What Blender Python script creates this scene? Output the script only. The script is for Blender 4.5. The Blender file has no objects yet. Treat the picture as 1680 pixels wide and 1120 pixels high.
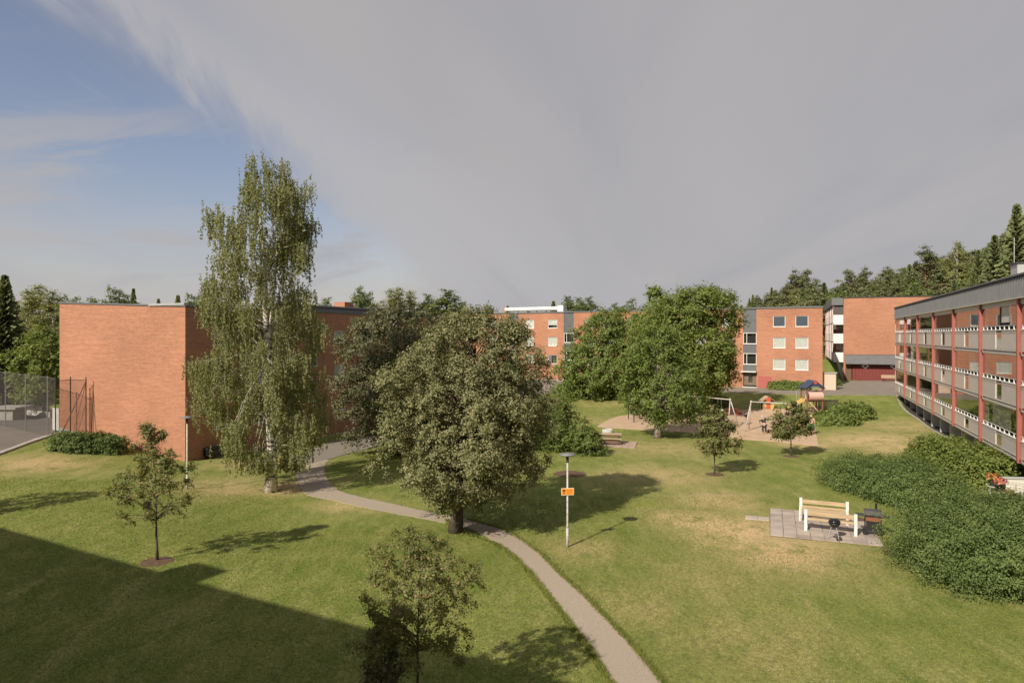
import bpy, bmesh, math, random
import numpy as np
from mathutils import Vector, Matrix, noise
random.seed(7); RNG = np.random.default_rng(7)
S = bpy.context.scene
COL = S.collection
PI = math.pi
# ------------------------------------------------------------------ camera, light
F, CX, HY, EYE = 1120.0, 840.0, 549.5, 8.0
cam = bpy.data.objects.new('camera', bpy.data.cameras.new('camera')); COL.objects.link(cam)
cam.location = (0, 0, EYE); cam.rotation_euler = (PI/2, 0, 0)
cam.data.sensor_width = 36; cam.data.lens = 24.0; cam.data.shift_y = -(560-HY)/1680
cam.data.clip_start = 0.1; cam.data.clip_end = 6000
S.camera = cam
AZ, EL = math.radians(38), math.radians(35)            # light travels towards azimuth AZ from +Y
LDIR = Vector((math.sin(AZ)*math.cos(EL), math.cos(AZ)*math.cos(EL), -math.sin(EL)))
sun = bpy.data.objects.new('sun', bpy.data.lights.new('sun', 'SUN')); COL.objects.link(sun)
sun.data.energy = 4.7; sun.data.angle = math.radians(0.6); sun.data.color = (1.0, 0.90, 0.76)
sun.rotation_euler = LDIR.to_track_quat('-Z', 'Y').to_euler()
w = bpy.data.worlds.new('World'); S.world = w; w.use_nodes = True
wt = w.node_tree; wt.nodes.clear()
def WN(t, **k):
    n = wt.nodes.new(t)
    for a, b in k.items(): setattr(n, a, b)
    return n
def WL(a, b): wt.links.new(a, b)
sky = WN('ShaderNodeTexSky', sky_type='NISHITA', sun_disc=False)
sky.sun_elevation = EL; sky.sun_rotation = AZ + PI; sky.air_density = 1.0; sky.dust_density = .5; sky.ozone_density = 1.5
tc = WN('ShaderNodeTexCoord')
sep = WN('ShaderNodeSeparateXYZ'); WL(tc.outputs['Generated'], sep.inputs[0])
def M_(op, a, b=None, c=None, clamp=False):
    n = WN('ShaderNodeMath', operation=op, use_clamp=clamp)
    for i, v in enumerate((a, b, c)):
        if v is None: continue
        if isinstance(v, (int, float)): n.inputs[i].default_value = v
        else: WL(v, n.inputs[i])
    return n.outputs[0]
zc = M_('ADD', M_('MAXIMUM', sep.outputs[2], 0.0), 0.22)
cx_ = M_('DIVIDE', sep.outputs[0], zc); cy_ = M_('DIVIDE', sep.outputs[1], zc)
comb = WN('ShaderNodeCombineXYZ'); WL(cx_, comb.inputs[0]); WL(cy_, comb.inputs[1])
def nz(scale, detail, rough, dist, sx, sy, rot, off=0):
    mp = WN('ShaderNodeMapping'); mp.inputs['Scale'].default_value = (sx, sy, 1); mp.inputs['Rotation'].default_value = (0, 0, rot)
    mp.inputs['Location'].default_value = (off, off*.7, off)
    WL(comb.outputs[0], mp.inputs[0])
    n = WN('ShaderNodeTexNoise'); n.inputs['Scale'].default_value = scale; n.inputs['Detail'].default_value = detail
    n.inputs['Roughness'].default_value = rough; n.inputs['Distortion'].default_value = dist
    WL(mp.outputs[0], n.inputs[0]); return n.outputs[0]
n1 = nz(0.9, 9, .58, .35, 1.0, .5, -.7, 3.1)          # soft cloud bodies
n2 = nz(1.1, 9, .62, 1.1, 3.2, .45, .55, 9.3)        # long wisps
# a thin veil covers the right part of the sky; its edge runs steeply down from the upper left
X_, Y_, Z_ = sep.outputs[0], sep.outputs[1], sep.outputs[2]
S1 = M_('ADD', M_('ADD', M_('MULTIPLY', X_, .547), M_('MULTIPLY', Y_, -.039)), M_('MULTIPLY', Z_, .837))
S2 = M_('MULTIPLY_ADD', X_, .62, .20)
n1c = M_('SUBTRACT', n1, .5)
v1 = M_('ADD', M_('MAXIMUM', S1, S2), M_('MULTIPLY', n1c, .34))
veil = WN('ShaderNodeMapRange', interpolation_type='SMOOTHSTEP'); WL(v1, veil.inputs[0])
veil.inputs[1].default_value = -.10; veil.inputs[2].default_value = .17
def dirnoise(sx, sy, sz, rot, scale, det, rough, dist, off):
    mp = WN('ShaderNodeMapping'); mp.inputs['Rotation'].default_value = rot; WL(tc.outputs['Generated'], mp.inputs[0])
    m2 = WN('ShaderNodeMapping'); m2.inputs['Scale'].default_value = (sx, sy, sz); m2.inputs['Location'].default_value = (off, off, off); WL(mp.outputs[0], m2.inputs[0])
    n = WN('ShaderNodeTexNoise'); n.inputs['Scale'].default_value = scale; n.inputs['Detail'].default_value = det; n.inputs['Roughness'].default_value = rough; n.inputs['Distortion'].default_value = dist
    WL(m2.outputs[0], n.inputs[0]); return n.outputs[0]
n4 = dirnoise(1.0, 1.0, 4.2, (0, .16, 0), 2.6, 9, .60, .5, 4.4)      # flat streaks low on the left
wisp = WN('ShaderNodeMapRange', interpolation_type='SMOOTHSTEP'); WL(n4, wisp.inputs[0])
wisp.inputs[1].default_value = .40; wisp.inputs[2].default_value = .60; wisp.inputs[4].default_value = .90
lowf = WN('ShaderNodeMapRange', interpolation_type='SMOOTHSTEP'); WL(Z_, lowf.inputs[0])
lowf.inputs[1].default_value = .34; lowf.inputs[2].default_value = .16; lowf.inputs[3].default_value = .25; lowf.inputs[4].default_value = 1
n5 = dirnoise(3.0, 1.0, .9, (0, .62, 0), 2.2, 9, .62, .6, 7.7)      # fibres along the veil's edge
fib = WN('ShaderNodeMapRange', interpolation_type='SMOOTHSTEP'); WL(M_('ADD', S1, M_('MULTIPLY', M_('SUBTRACT', n5, .5), .45)), fib.inputs[0])
fib.inputs[1].default_value = -.05; fib.inputs[2].default_value = .06
hz = WN('ShaderNodeMapRange', interpolation_type='SMOOTHSTEP'); WL(Z_, hz.inputs[0])
hz.inputs[1].default_value = .26; hz.inputs[2].default_value = -.02; hz.inputs[3].default_value = .14; hz.inputs[4].default_value = .80
mask = M_('MAXIMUM', M_('MAXIMUM', veil.outputs[0], M_('MULTIPLY', wisp.outputs[0], lowf.outputs[0])), M_('MAXIMUM', hz.outputs[0], M_('MULTIPLY', fib.outputs[0], .72)))
mask = M_('MULTIPLY', mask, .95)
# brighter rim where the veil is seen edge on
r1 = WN('ShaderNodeMapRange', interpolation_type='SMOOTHSTEP'); WL(S1, r1.inputs[0]); r1.inputs[1].default_value = .17; r1.inputs[2].default_value = .02
rim = M_('MULTIPLY', M_('MULTIPLY', fib.outputs[0], r1.outputs[0]), .75)
rim = M_('MAXIMUM', rim, M_('MULTIPLY', M_('MULTIPLY', wisp.outputs[0], lowf.outputs[0]), M_('SUBTRACT', .62, M_('MULTIPLY', veil.outputs[0], .62))))
ccol = WN('ShaderNodeMix', data_type='RGBA')
SKYS = 0.10
cramp = WN('ShaderNodeMapRange', interpolation_type='SMOOTHSTEP')
n3 = nz(0.8, 6, .5, .6, 1.4, .5, .5, 21.0)
WL(n3, cramp.inputs[0]); cramp.inputs[1].default_value = .32; cramp.inputs[2].default_value = .68
WL(cramp.outputs[0], ccol.inputs[0])
ccol.inputs[6].default_value = (2.85, 2.82, 3.05, 1); ccol.inputs[7].default_value = (3.52, 3.36, 3.36, 1)
skm = WN('ShaderNodeMix', data_type='RGBA', blend_type='MULTIPLY'); skm.inputs[0].default_value = 1
WL(sky.outputs[0], skm.inputs[6]); skm.inputs[7].default_value = (1.02, .86, .84, 1)
mix = WN('ShaderNodeMix', data_type='RGBA'); WL(mask, mix.inputs[0]); WL(skm.outputs[2], mix.inputs[6]); WL(ccol.outputs[2], mix.inputs[7])
bg = WN('ShaderNodeBackground'); bg.inputs[1].default_value = SKYS; 
ri = WN('ShaderNodeMix', data_type='RGBA'); WL(rim, ri.inputs[0]); WL(mix.outputs[2], ri.inputs[6]); ri.inputs[7].default_value = (3.75, 3.68, 3.80, 1)
WL(ri.outputs[2], bg.inputs[0])
wo = WN('ShaderNodeOutputWorld'); WL(bg.outputs[0], wo.inputs[0])
S.view_settings.view_transform = 'Standard'; S.view_settings.look = 'None'; S.view_settings.gamma = 1
S.view_settings.use_curve_mapping = False; S.view_settings.exposure = 0.35
S.cycles.max_bounces = 6; S.cycles.transparent_max_bounces = 12

# ------------------------------------------------------------------ helpers
def tag(o, label=None, cat=None, group=None, kind=None):
    if label: o['label'] = label
    if cat: o['category'] = cat
    if group: o['group'] = group
    if kind: o['kind'] = kind
    return o
def empty(name, loc=(0, 0, 0), rz=0.0, label=None, cat=None, group=None):
    o = bpy.data.objects.new(name, None); COL.objects.link(o); o.empty_display_size = .3
    o.location = loc; o.rotation_euler = (0, 0, rz); return tag(o, label, cat, group)
def make_mesh(name, V, Fc, mat=None, smooth=False, uv=None):
    me = bpy.data.meshes.new(name)
    V = np.asarray(V, dtype=np.float32).reshape(-1, 3)
    if isinstance(Fc, np.ndarray):
        n, k = Fc.shape
        me.vertices.add(len(V)); me.vertices.foreach_set('co', V.ravel())
        me.loops.add(n*k); me.loops.foreach_set('vertex_index', Fc.astype(np.int32).ravel())
        me.polygons.add(n); me.polygons.foreach_set('loop_start', np.arange(0, n*k, k, dtype=np.int32))
        me.polygons.foreach_set('loop_total', np.full(n, k, dtype=np.int32)); me.update(calc_edges=True)
    else:
        me.from_pydata(V.tolist(), [], Fc); me.update()
    if uv is not None:
        l = me.uv_layers.new(name='UVMap'); l.data.foreach_set('uv', np.asarray(uv, dtype=np.float32).ravel())
    if mat: me.materials.append(mat)
    if smooth: me.polygons.foreach_set('use_smooth', [True]*len(me.polygons))
    return me
def link(name, me, parent=None, loc=None, rz=None):
    o = bpy.data.objects.new(name, me); COL.objects.link(o)
    if parent: o.parent = parent
    if loc is not None: o.location = loc
    if rz is not None: o.rotation_euler = (0, 0, rz)
    return o
class MB:
    """collects boxes, quads and tubes into one mesh"""
    def __init__(s): s.V = []; s.F = []; s.UV = []
    def face(s, pts, uv=None):
        i = len(s.V); s.V += [tuple(p) for p in pts]; s.F.append(tuple(range(i, i+len(pts))))
        s.UV += uv if uv else [(0, 0)]*len(pts)
    def box(s, x0, x1, y0, y1, z0, z1, M=None, taper=None):
        P = [(x0, y0, z0), (x1, y0, z0), (x1, y1, z0), (x0, y1, z0), (x0, y0, z1), (x1, y0, z1), (x1, y1, z1), (x0, y1, z1)]
        if M is not None: P = [tuple(M @ Vector(p)) for p in P]
        i = len(s.V); s.V += P
        for f, (a, b) in (((0, 3, 2, 1), (0, 1)), ((4, 5, 6, 7), (0, 1)), ((0, 1, 5, 4), (0, 2)), ((1, 2, 6, 5), (1, 2)), ((2, 3, 7, 6), (0, 2)), ((3, 0, 4, 7), (1, 2))):
            s.F.append(tuple(i+k for k in f)); s.UV += [(P[k][a], P[k][b]) for k in f]
        return s
    def tube(s, pts, rad, n=6, cap=True):
        pts = [Vector(p) for p in pts]; rad = rad if isinstance(rad, (list, tuple)) else [rad]*len(pts)
        base = len(s.V); up = Vector((0, 0, 1))
        for k, p in enumerate(pts):
            d = (pts[min(k+1, len(pts)-1)]-pts[max(k-1, 0)])
            d = d.normalized() if d.length > 1e-9 else up
            a = d.cross(Vector((1, 0, 0)) if abs(d.x) < .8 else Vector((0, 1, 0))).normalized(); b = d.cross(a)
            for j in range(n):
                t = 2*PI*j/n; s.V.append(tuple(p+(a*math.cos(t)+b*math.sin(t))*rad[k]))
        for k in range(len(pts)-1):
            for j in range(n):
                q = (base+k*n+j, base+k*n+(j+1) % n, base+(k+1)*n+(j+1) % n, base+(k+1)*n+j)
                s.F.append(q); s.UV += [(j/n, k), ((j+1)/n, k), ((j+1)/n, k+1), (j/n, k+1)]
        if cap:
            s.F.append(tuple(base+j for j in range(n))[::-1]); s.UV += [(0, 0)]*n
            s.F.append(tuple(base+(len(pts)-1)*n+j for j in range(n))); s.UV += [(0, 0)]*n
        return s
    def lathe(s, prof, n=16, c=(0, 0, 0)):
        base = len(s.V)
        for r, z in prof:
            for j in range(n):
                t = 2*PI*j/n; s.V.append((c[0]+r*math.cos(t), c[1]+r*math.sin(t), c[2]+z))
        for k in range(len(prof)-1):
            for j in range(n):
                s.F.append((base+k*n+j, base+k*n+(j+1) % n, base+(k+1)*n+(j+1) % n, base+(k+1)*n+j)); s.UV += [(0, 0)]*4
        s.F.append(tuple(base+j for j in range(n))[::-1]); s.UV += [(0, 0)]*n
        s.F.append(tuple(base+(len(prof)-1)*n+j for j in range(n))); s.UV += [(0, 0)]*n
        return s
    def mesh(s, name, mat, smooth=False): return make_mesh(name, s.V, s.F, mat, smooth, s.UV)
    def build(s, name, mat, parent=None, smooth=False, loc=None, rz=None):
        return link(name, s.mesh(name, mat, smooth), parent, loc, rz)
def bx(name, mat, parent, *a, bevel=0, M=None):
    m = MB(); m.box(*a, M=M); o = m.build(name, mat, parent)
    if bevel:
        md = o.modifiers.new('bevel', 'BEVEL'); md.width = bevel; md.segments = 2
    return o
def copy_tree(o, loc=None, rz=None, parent=None, scale=None):
    c = o.copy(); COL.objects.link(c)
    if parent: c.parent = parent
    if loc is not None: c.location = loc
    if rz is not None: c.rotation_euler = (0, 0, rz)
    if scale is not None: c.scale = (scale if hasattr(scale, '__len__') else (scale,)*3)
    for ch in list(o.children): copy_tree(ch, parent=c)
    return c

# ------------------------------------------------------------------ materials
def mat(name, col=(.5, .5, .5), rough=.7, metal=0.0, var=0.0, vscale=3.0, bump=0.0, bscale=20.0, spec=.4):
    m = bpy.data.materials.new(name); m.use_nodes = True; t = m.node_tree; p = t.nodes['Principled BSDF']
    p.inputs['Base Color'].default_value = (*col, 1); p.inputs['Roughness'].default_value = rough
    p.inputs['Metallic'].default_value = metal; p.inputs['Specular IOR Level'].default_value = spec
    if var or bump:
        g = t.nodes.new('ShaderNodeNewGeometry')
    if var:
        n = t.nodes.new('ShaderNodeTexNoise'); n.inputs['Scale'].default_value = vscale; n.inputs['Detail'].default_value = 6
        t.links.new(g.outputs['Position'], n.inputs[0])
        r = t.nodes.new('ShaderNodeMapRange'); t.links.new(n.outputs[0], r.inputs[0])
        r.inputs[1].default_value = .25; r.inputs[2].default_value = .75; r.inputs[3].default_value = 1-var; r.inputs[4].default_value = 1+var
        mx = t.nodes.new('ShaderNodeVectorMath'); mx.operation = 'SCALE'; mx.inputs[0].default_value = col
        t.links.new(r.outputs[0], mx.inputs['Scale']); t.links.new(mx.outputs[0], p.inputs['Base Color'])
    if bump:
        n = t.nodes.new('ShaderNodeTexNoise'); n.inputs['Scale'].default_value = bscale; n.inputs['Detail'].default_value = 4
        t.links.new(g.outputs['Position'], n.inputs[0])
        b = t.nodes.new('ShaderNodeBump'); b.inputs['Strength'].default_value = bump; b.inputs['Distance'].default_value = .03
        t.links.new(n.outputs[0], b.inputs['Height']); t.links.new(b.outputs[0], p.inputs['Normal'])
    return m
def brick_mat(name, c1, c2, mortar, sat=1.0):
    m = bpy.data.materials.new(name); m.use_nodes = True; t = m.node_tree; p = t.nodes['Principled BSDF']; L = t.links.new
    uv = t.nodes.new('ShaderNodeUVMap')
    b = t.nodes.new('ShaderNodeTexBrick'); L(uv.outputs[0], b.inputs[0])
    b.inputs['Scale'].default_value = 1; b.inputs['Brick Width'].default_value = .25; b.inputs['Row Height'].default_value = .083
    b.inputs['Mortar Size'].default_value = .012; b.inputs['Mortar Smooth'].default_value = .15; b.inputs['Bias'].default_value = -.1
    b.inputs['Color1'].default_value = (*c1, 1); b.inputs['Color2'].default_value = (*c2, 1); b.inputs['Mortar'].default_value = (*mortar, 1)
    mp = t.nodes.new('ShaderNodeMapping'); mp.inputs['Scale'].default_value = (.5, 5.5, 1); L(uv.outputs[0], mp.inputs[0])
    n = t.nodes.new('ShaderNodeTexNoise'); n.inputs['Scale'].default_value = 1.0; n.inputs['Detail'].default_value = 8; n.inputs['Roughness'].default_value = .7
    L(mp.outputs[0], n.inputs[0])
    r = t.nodes.new('ShaderNodeMapRange'); L(n.outputs[0], r.inputs[0])
    r.inputs[1].default_value = .3; r.inputs[2].default_value = .7; r.inputs[3].default_value = .84; r.inputs[4].default_value = 1.12
    n2 = t.nodes.new('ShaderNodeTexNoise'); n2.inputs['Scale'].default_value = .22; n2.inputs['Detail'].default_value = 3; L(uv.outputs[0], n2.inputs[0])
    r2 = t.nodes.new('ShaderNodeMapRange'); L(n2.outputs[0], r2.inputs[0])
    r2.inputs[1].default_value = .3; r2.inputs[2].default_value = .7; r2.inputs[3].default_value = .88; r2.inputs[4].default_value = 1.1
    mu = t.nodes.new('ShaderNodeMath'); mu.operation = 'MULTIPLY'; L(r.outputs[0], mu.inputs[0]); L(r2.outputs[0], mu.inputs[1])
    s = t.nodes.new('ShaderNodeVectorMath'); s.operation = 'SCALE'; L(b.outputs[0], s.inputs[0]); L(mu.outputs[0], s.inputs['Scale'])
    L(s.outputs[0], p.inputs['Base Color']); p.inputs['Roughness'].default_value = .85; p.inputs['Specular IOR Level'].default_value = .2
    bu = t.nodes.new('ShaderNodeBump'); bu.inputs['Strength'].default_value = .6; bu.inputs['Distance'].default_value = .008; bu.invert = True
    L(b.outputs['Fac'], bu.inputs['Height']); L(bu.outputs[0], p.inputs['Normal'])
    return m
def leaf_mat(name, ca, cb, trans=.35, cc=None):
    m = bpy.data.materials.new(name); m.use_nodes = True; t = m.node_tree; t.nodes.clear(); L = t.links.new
    g = t.nodes.new('ShaderNodeNewGeometry'); oi = t.nodes.new('ShaderNodeObjectInfo')
    mx = t.nodes.new('ShaderNodeMix'); mx.data_type = 'RGBA'
    n = t.nodes.new('ShaderNodeTexNoise'); n.inputs['Scale'].default_value = .9; n.inputs['Detail'].default_value = 2
    L(g.outputs['Position'], n.inputs[0])
    a = t.nodes.new('ShaderNodeMath'); a.operation = 'ADD'; L(g.outputs['Random Per Island'], a.inputs[0])
    a2 = t.nodes.new('ShaderNodeMath'); a2.operation = 'MULTIPLY_ADD'; L(n.outputs[0], a2.inputs[0]); a2.inputs[1].default_value = 1.6; a2.inputs[2].default_value = -.8
    L(a2.outputs[0], a.inputs[1]); a.use_clamp = True
    L(a.outputs[0], mx.inputs[0]); mx.inputs[6].default_value = (*ca, 1); mx.inputs[7].default_value = (*cb, 1)
    out = mx.outputs[2]
    if cc:
        gt = t.nodes.new('ShaderNodeMath'); gt.operation = 'GREATER_THAN'; gt.inputs[1].default_value = .93; L(g.outputs['Random Per Island'], gt.inputs[0])
        m2 = t.nodes.new('ShaderNodeMix'); m2.data_type = 'RGBA'; L(gt.outputs[0], m2.inputs[0]); L(out, m2.inputs[6]); m2.inputs[7].default_value = (*cc, 1); out = m2.outputs[2]
    hs = t.nodes.new('ShaderNodeHueSaturation'); L(out, hs.inputs['Color'])
    r1 = t.nodes.new('ShaderNodeMapRange'); L(oi.outputs['Random'], r1.inputs[0]); r1.inputs[3].default_value = .85; r1.inputs[4].default_value = 1.15
    L(r1.outputs[0], hs.inputs['Value'])
    d = t.nodes.new('ShaderNodeBsdfPrincipled'); d.inputs['Roughness'].default_value = .6; d.inputs['Specular IOR Level'].default_value = .25; L(hs.outputs[0], d.inputs['Base Color'])
    tr = t.nodes.new('ShaderNodeBsdfTranslucent')
    tcx = t.nodes.new('ShaderNodeMix'); tcx.data_type = 'RGBA'; tcx.blend_type = 'MULTIPLY'; tcx.inputs[0].default_value = 1
    L(hs.outputs[0], tcx.inputs[6]); tcx.inputs[7].default_value = (1.25, 1.3, .5, 1); L(tcx.outputs[2], tr.inputs[0])
    ms = t.nodes.new('ShaderNodeMixShader'); ms.inputs[0].default_value = trans; L(d.outputs[0], ms.inputs[1]); L(tr.outputs[0], ms.inputs[2])
    o = t.nodes.new('ShaderNodeOutputMaterial'); L(ms.outputs[0], o.inputs[0]); return m
def glass_mat(name, tint=(.8, .85, .85), r0=.1):
    m = bpy.data.materials.new(name); m.use_nodes = True; t = m.node_tree; t.nodes.clear(); L = t.links.new
    lw = t.nodes.new('ShaderNodeLayerWeight'); lw.inputs[0].default_value = .5
    pw_ = t.nodes.new('ShaderNodeMath'); pw_.operation = 'POWER'; L(lw.outputs['Facing'], pw_.inputs[0]); pw_.inputs[1].default_value = 4.0
    fr = t.nodes.new('ShaderNodeMath'); fr.operation = 'MULTIPLY_ADD'; L(pw_.outputs[0], fr.inputs[0]); fr.inputs[1].default_value = .9-r0; fr.inputs[2].default_value = r0
    tr = t.nodes.new('ShaderNodeBsdfTransparent'); tr.inputs[0].default_value = (*tint, 1)
    gl = t.nodes.new('ShaderNodeBsdfGlossy'); gl.inputs['Roughness'].default_value = .02
    ms = t.nodes.new('ShaderNodeMixShader'); L(fr.outputs[0], ms.inputs[0]); L(tr.outputs[0], ms.inputs[1]); L(gl.outputs[0], ms.inputs[2])
    o = t.nodes.new('ShaderNodeOutputMaterial'); L(ms.outputs[0], o.inputs[0]); return m
def wood_mat(name, c1, c2, axis=0):
    m = bpy.data.materials.new(name); m.use_nodes = True; t = m.node_tree; p = t.nodes['Principled BSDF']; L = t.links.new
    tcn = t.nodes.new('ShaderNodeTexCoord'); mp = t.nodes.new('ShaderNodeMapping'); sc = [14, 14, 14]; sc[axis] = 1.2; mp.inputs['Scale'].default_value = sc
    L(tcn.outputs['Object'], mp.inputs[0]); n = t.nodes.new('ShaderNodeTexNoise'); n.inputs['Scale'].default_value = 1.5; n.inputs['Detail'].default_value = 6
    L(mp.outputs[0], n.inputs[0]); r = t.nodes.new('ShaderNodeValToRGB'); L(n.outputs[0], r.inputs[0])
    r.color_ramp.elements[0].position = .35; r.color_ramp.elements[0].color = (*c1, 1); r.color_ramp.elements[1].position = .65; r.color_ramp.elements[1].color = (*c2, 1)
    L(r.outputs[0], p.inputs['Base Color']); p.inputs['Roughness'].default_value = .6; return m

BRICK = brick_mat('brick', (.44, .182, .100), (.345, .128, .073), (.40, .27, .19))
GREYM = mat('grey_sheet_metal', (.13, .135, .14), .5, .0, .12, 1.5)
DARKM = mat('dark_metal', (.045, .042, .04), .5)
GALV = mat('galvanised_metal', (.42, .42, .41), .45, .3, .1, 6)
WHITEP = mat('white_paint', (.68, .67, .64), .5, 0, .05, 5)
CREAM = mat('cream_paint', (.58, .54, .47), .7, 0, .08, 3)
CONC = mat('concrete', (.36, .34, .31), .9, 0, .18, 2.5, .4, 30)
CONCW = mat('pale_concrete', (.42, .42, .40), .9, 0, .12, 1.5, .3, 30)
REDP = mat('red_post_paint', (.32, .105, .08), .45, 0, .10, 4)
REDB = mat('red_boards', (.165, .034, .028), .6, 0, .12, 3)
PINKP = mat('dull_red_panel', (.36, .10, .085), .7, 0, .08, 3)
PANEL = mat('balcony_panel', (.54, .485, .44), .55, 0, .06, 3)
BLIND = mat('window_blind', (.82, .81, .78), .8, 0, .04, 3)
ROOM = mat('dark_room', (.05, .05, .052), .9)
SKYREFL = mat('painted_sky_reflection', (.13, .16, .22), .7)  # sky reflection painted as the colour of a sheet behind the glass
CURT = mat('grey_curtain', (.30, .30, .31), .9, 0, .2, 4)
GLASS = glass_mat('window_glass', (.95, .96, .95), .16); GLASSD = glass_mat('balcony_glass', (.92, .90, .88), .18)
ORANGE = mat('orange_sign', (.80, .29, .03), .5); SIGNW = mat('sign_border', (.75, .66, .50), .5); BLACK = mat('black_paint', (.02, .02, .022), .45)
YEL = mat('yellow_plastic', (.58, .40, .15), .5); RED2 = mat('red_plastic', (.52, .11, .06), .45); BLUE = mat('blue_roof_board', (.045, .06, .11), .55)
PINK = mat('faded_pink_plastic', (.60, .38, .32), .5); SKINM = mat('skin', (.50, .30, .21), .6); BROWN = mat('brown_wood', (.13, .075, .045), .7, 0, .2, 8)
WOOD = wood_mat('warm_plank', (.36, .255, .15), (.49, .37, .23)); WOODG = wood_mat('weathered_plank', (.36, .28, .18), (.46, .36, .24))
ROOFT = mat('roofing_felt', (.06, .058, .055), .9, 0, .2, 2)
SAND = mat('sand', (.47, .335, .225), .95, 0, .14, 1.2, .5, 14)
ASPH = mat('worn_asphalt', (.215, .188, .155), .95, 0, .13, .8, .35, 40)
ASPHD = mat('court_asphalt', (.145, .125, .105), .95, 0, .12, .5, .3, 40)
PATH = mat('gravel_path', (.35, .29, .225), .95, 0, .26, 28, .5, 60)
SOIL = mat('bare_soil', (.12, .07, .045), .95, 0, .3, 5, .8, 30)
SLAB = mat('paving_slab', (.37, .31, .265), .9, 0, .22, 2.0, .35, 40)
BARK = mat('bark', (.085, .065, .05), .95, 0, .35, 9, .8, 30)
BARKP = mat('pine_bark', (.22, .11, .06), .9, 0, .3, 4)
PALEB = mat('pale_peeling_bark', (.24, .20, .16), .95, 0, .55, 6, .8, 20)
def birch_bark():
    m = bpy.data.materials.new('birch_bark'); m.use_nodes = True; t = m.node_tree; p = t.nodes['Principled BSDF']; L = t.links.new
    g = t.nodes.new('ShaderNodeNewGeometry'); mp = t.nodes.new('ShaderNodeMapping'); mp.inputs['Scale'].default_value = (3, 3, 7); L(g.outputs['Position'], mp.inputs[0])
    n = t.nodes.new('ShaderNodeTexNoise'); n.inputs['Scale'].default_value = 1; n.inputs['Detail'].default_value = 5; L(mp.outputs[0], n.inputs[0])
    r = t.nodes.new('ShaderNodeValToRGB'); L(n.outputs[0], r.inputs[0]); e = r.color_ramp.elements
    e[0].position = .40; e[0].color = (.07, .06, .05, 1); e[1].position = .50; e[1].color = (.58, .53, .46, 1)
    L(r.outputs[0], p.inputs['Base Color']); p.inputs['Roughness'].default_value = .8; return m
BIRCHB = birch_bark()
L_BIRCH = leaf_mat('birch_leaf', (0.195, 0.21, 0.08), (0.3, 0.305, 0.135), 0.35)
L_OLIVE = leaf_mat('olive_leaf', (0.135, 0.145, 0.06), (0.265, 0.258, 0.13), 0.24, (0.33, 0.3, 0.18))
L_DARK = leaf_mat('dark_olive_leaf', (0.105, 0.118, 0.052), (0.21, 0.21, 0.115), 0.22, (0.27, 0.24, 0.16))
L_BRIGHT = leaf_mat('bright_leaf', (.135, .185, .040), (.250, .290, .080), .36)
L_MID = leaf_mat('mid_leaf', (0.115, 0.165, 0.038), (0.22, 0.265, 0.08), 0.35)
L_SHRUB = leaf_mat('shrub_leaf', (0.085, 0.135, 0.036), (0.18, 0.23, 0.075), 0.25)
L_MIDS = leaf_mat('dusty_shrub_leaf', (.120, .150, .050), (.215, .240, .100), .25)
L_APPLE = leaf_mat('apple_leaf', (.125, .150, .045), (.265, .265, .105), .35, (.42, .24, .15))
L_SPRUCE = leaf_mat('spruce_needle', (.105, .130, .055), (.200, .220, .095), .25)
L_PINE = leaf_mat('pine_needle', (0.115, 0.135, 0.06), (0.205, 0.215, 0.105), 0.15)
L_FAR = leaf_mat('far_leaf', (0.115, 0.155, 0.048), (0.205, 0.24, 0.085), 0.3)

# ------------------------------------------------------------------ ground shape
def ray(px, d): return ((px-CX)/F*d, d)
def P3(px, py, z):                    # point on the sight line at height z (absolute)
    d = F*(EYE-z)/(py-HY); return ((px-CX)/F*d, d, z)
CP = [P3(*a) for a in ((0, 1120, .1), (258, 920, .3), (0, 865, .65), (0, 745, 1.45), (90, 714, 1.6), (140, 707, 1.6), (210, 742, 1.0), (304, 765, 0.02), (120, 800, .9), (350, 757, 0.0), (420, 738, 0), (537, 717, 0),
      (445, 806, -.08), (515, 870, -.2), (400, 1000, -.1), (747, 872, -.28), (640, 780, -.15), (931, 897, -.1), (1050, 1120, -.25), (800, 1120, -.25), (1350, 870, 0), (1560, 1000, 0.05),
      (895, 624.6, 1.0), (1000, 630, 1.1), (1100, 633, 1.2), (1240, 636, 1.21), (1345, 640, 1.2), (1130, 700, -.2), (1230, 711, -.2), (1340, 728, -.2), (1000, 700, -.15), (1080, 718, -.2),
      (1440, 640, 1.3), (1400, 625, 1.4), (1475, 650, 1.3), (1510, 681, .8), (1546, 714, .6), (1420, 700, .1), (1640, 800, .25), (700, 700, 0.0), (800, 660, .3), (1172, 778, -.1))]
CP += [(*ray(px, d), z) for px, d, z in ((-60, 47, 1.6), (40, 60, 1.7), (40, 90, 2), (-300, 60, 2), (0, 160, 2), (400, 160, 1), (800, 200, 1), (1100, 150, 1.5), (1250, 125, 3), (1250, 200, 8),
      (1400, 120, 4), (1400, 190, 11), (1550, 110, 5), (1550, 170, 14), (1680, 100, 6), (1680, 140, 16), (1800, 110, 10), (1900, 160, 20), (1300, 260, 12), (1680, 260, 24), (500, 400, 2), (1000, 400, 3), (-800, 300, 3))]
CP += [(-14, 5, .3), (0, 5, 0), (14, 5, 0), (26, 12, 0), (30, 26, .4), (34, 40, .8), (-35, 15, .8), (0, -40, 0), (-60, -20, 1), (50, -10, 0)]
CP = np.array(CP)
def gz_arr(x, y):
    x = np.asarray(x, float); y = np.asarray(y, float)
    d2 = (x[..., None]-CP[:, 0])**2 + (y[..., None]-CP[:, 1])**2
    s2 = 9.0 + (np.hypot(CP[:, 0], CP[:, 1])*.10)**2
    ww = 1/(d2+s2)**2
    return (ww*CP[:, 2]).sum(-1)/ww.sum(-1)
def gz(x, y): return float(gz_arr(x, y))
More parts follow.
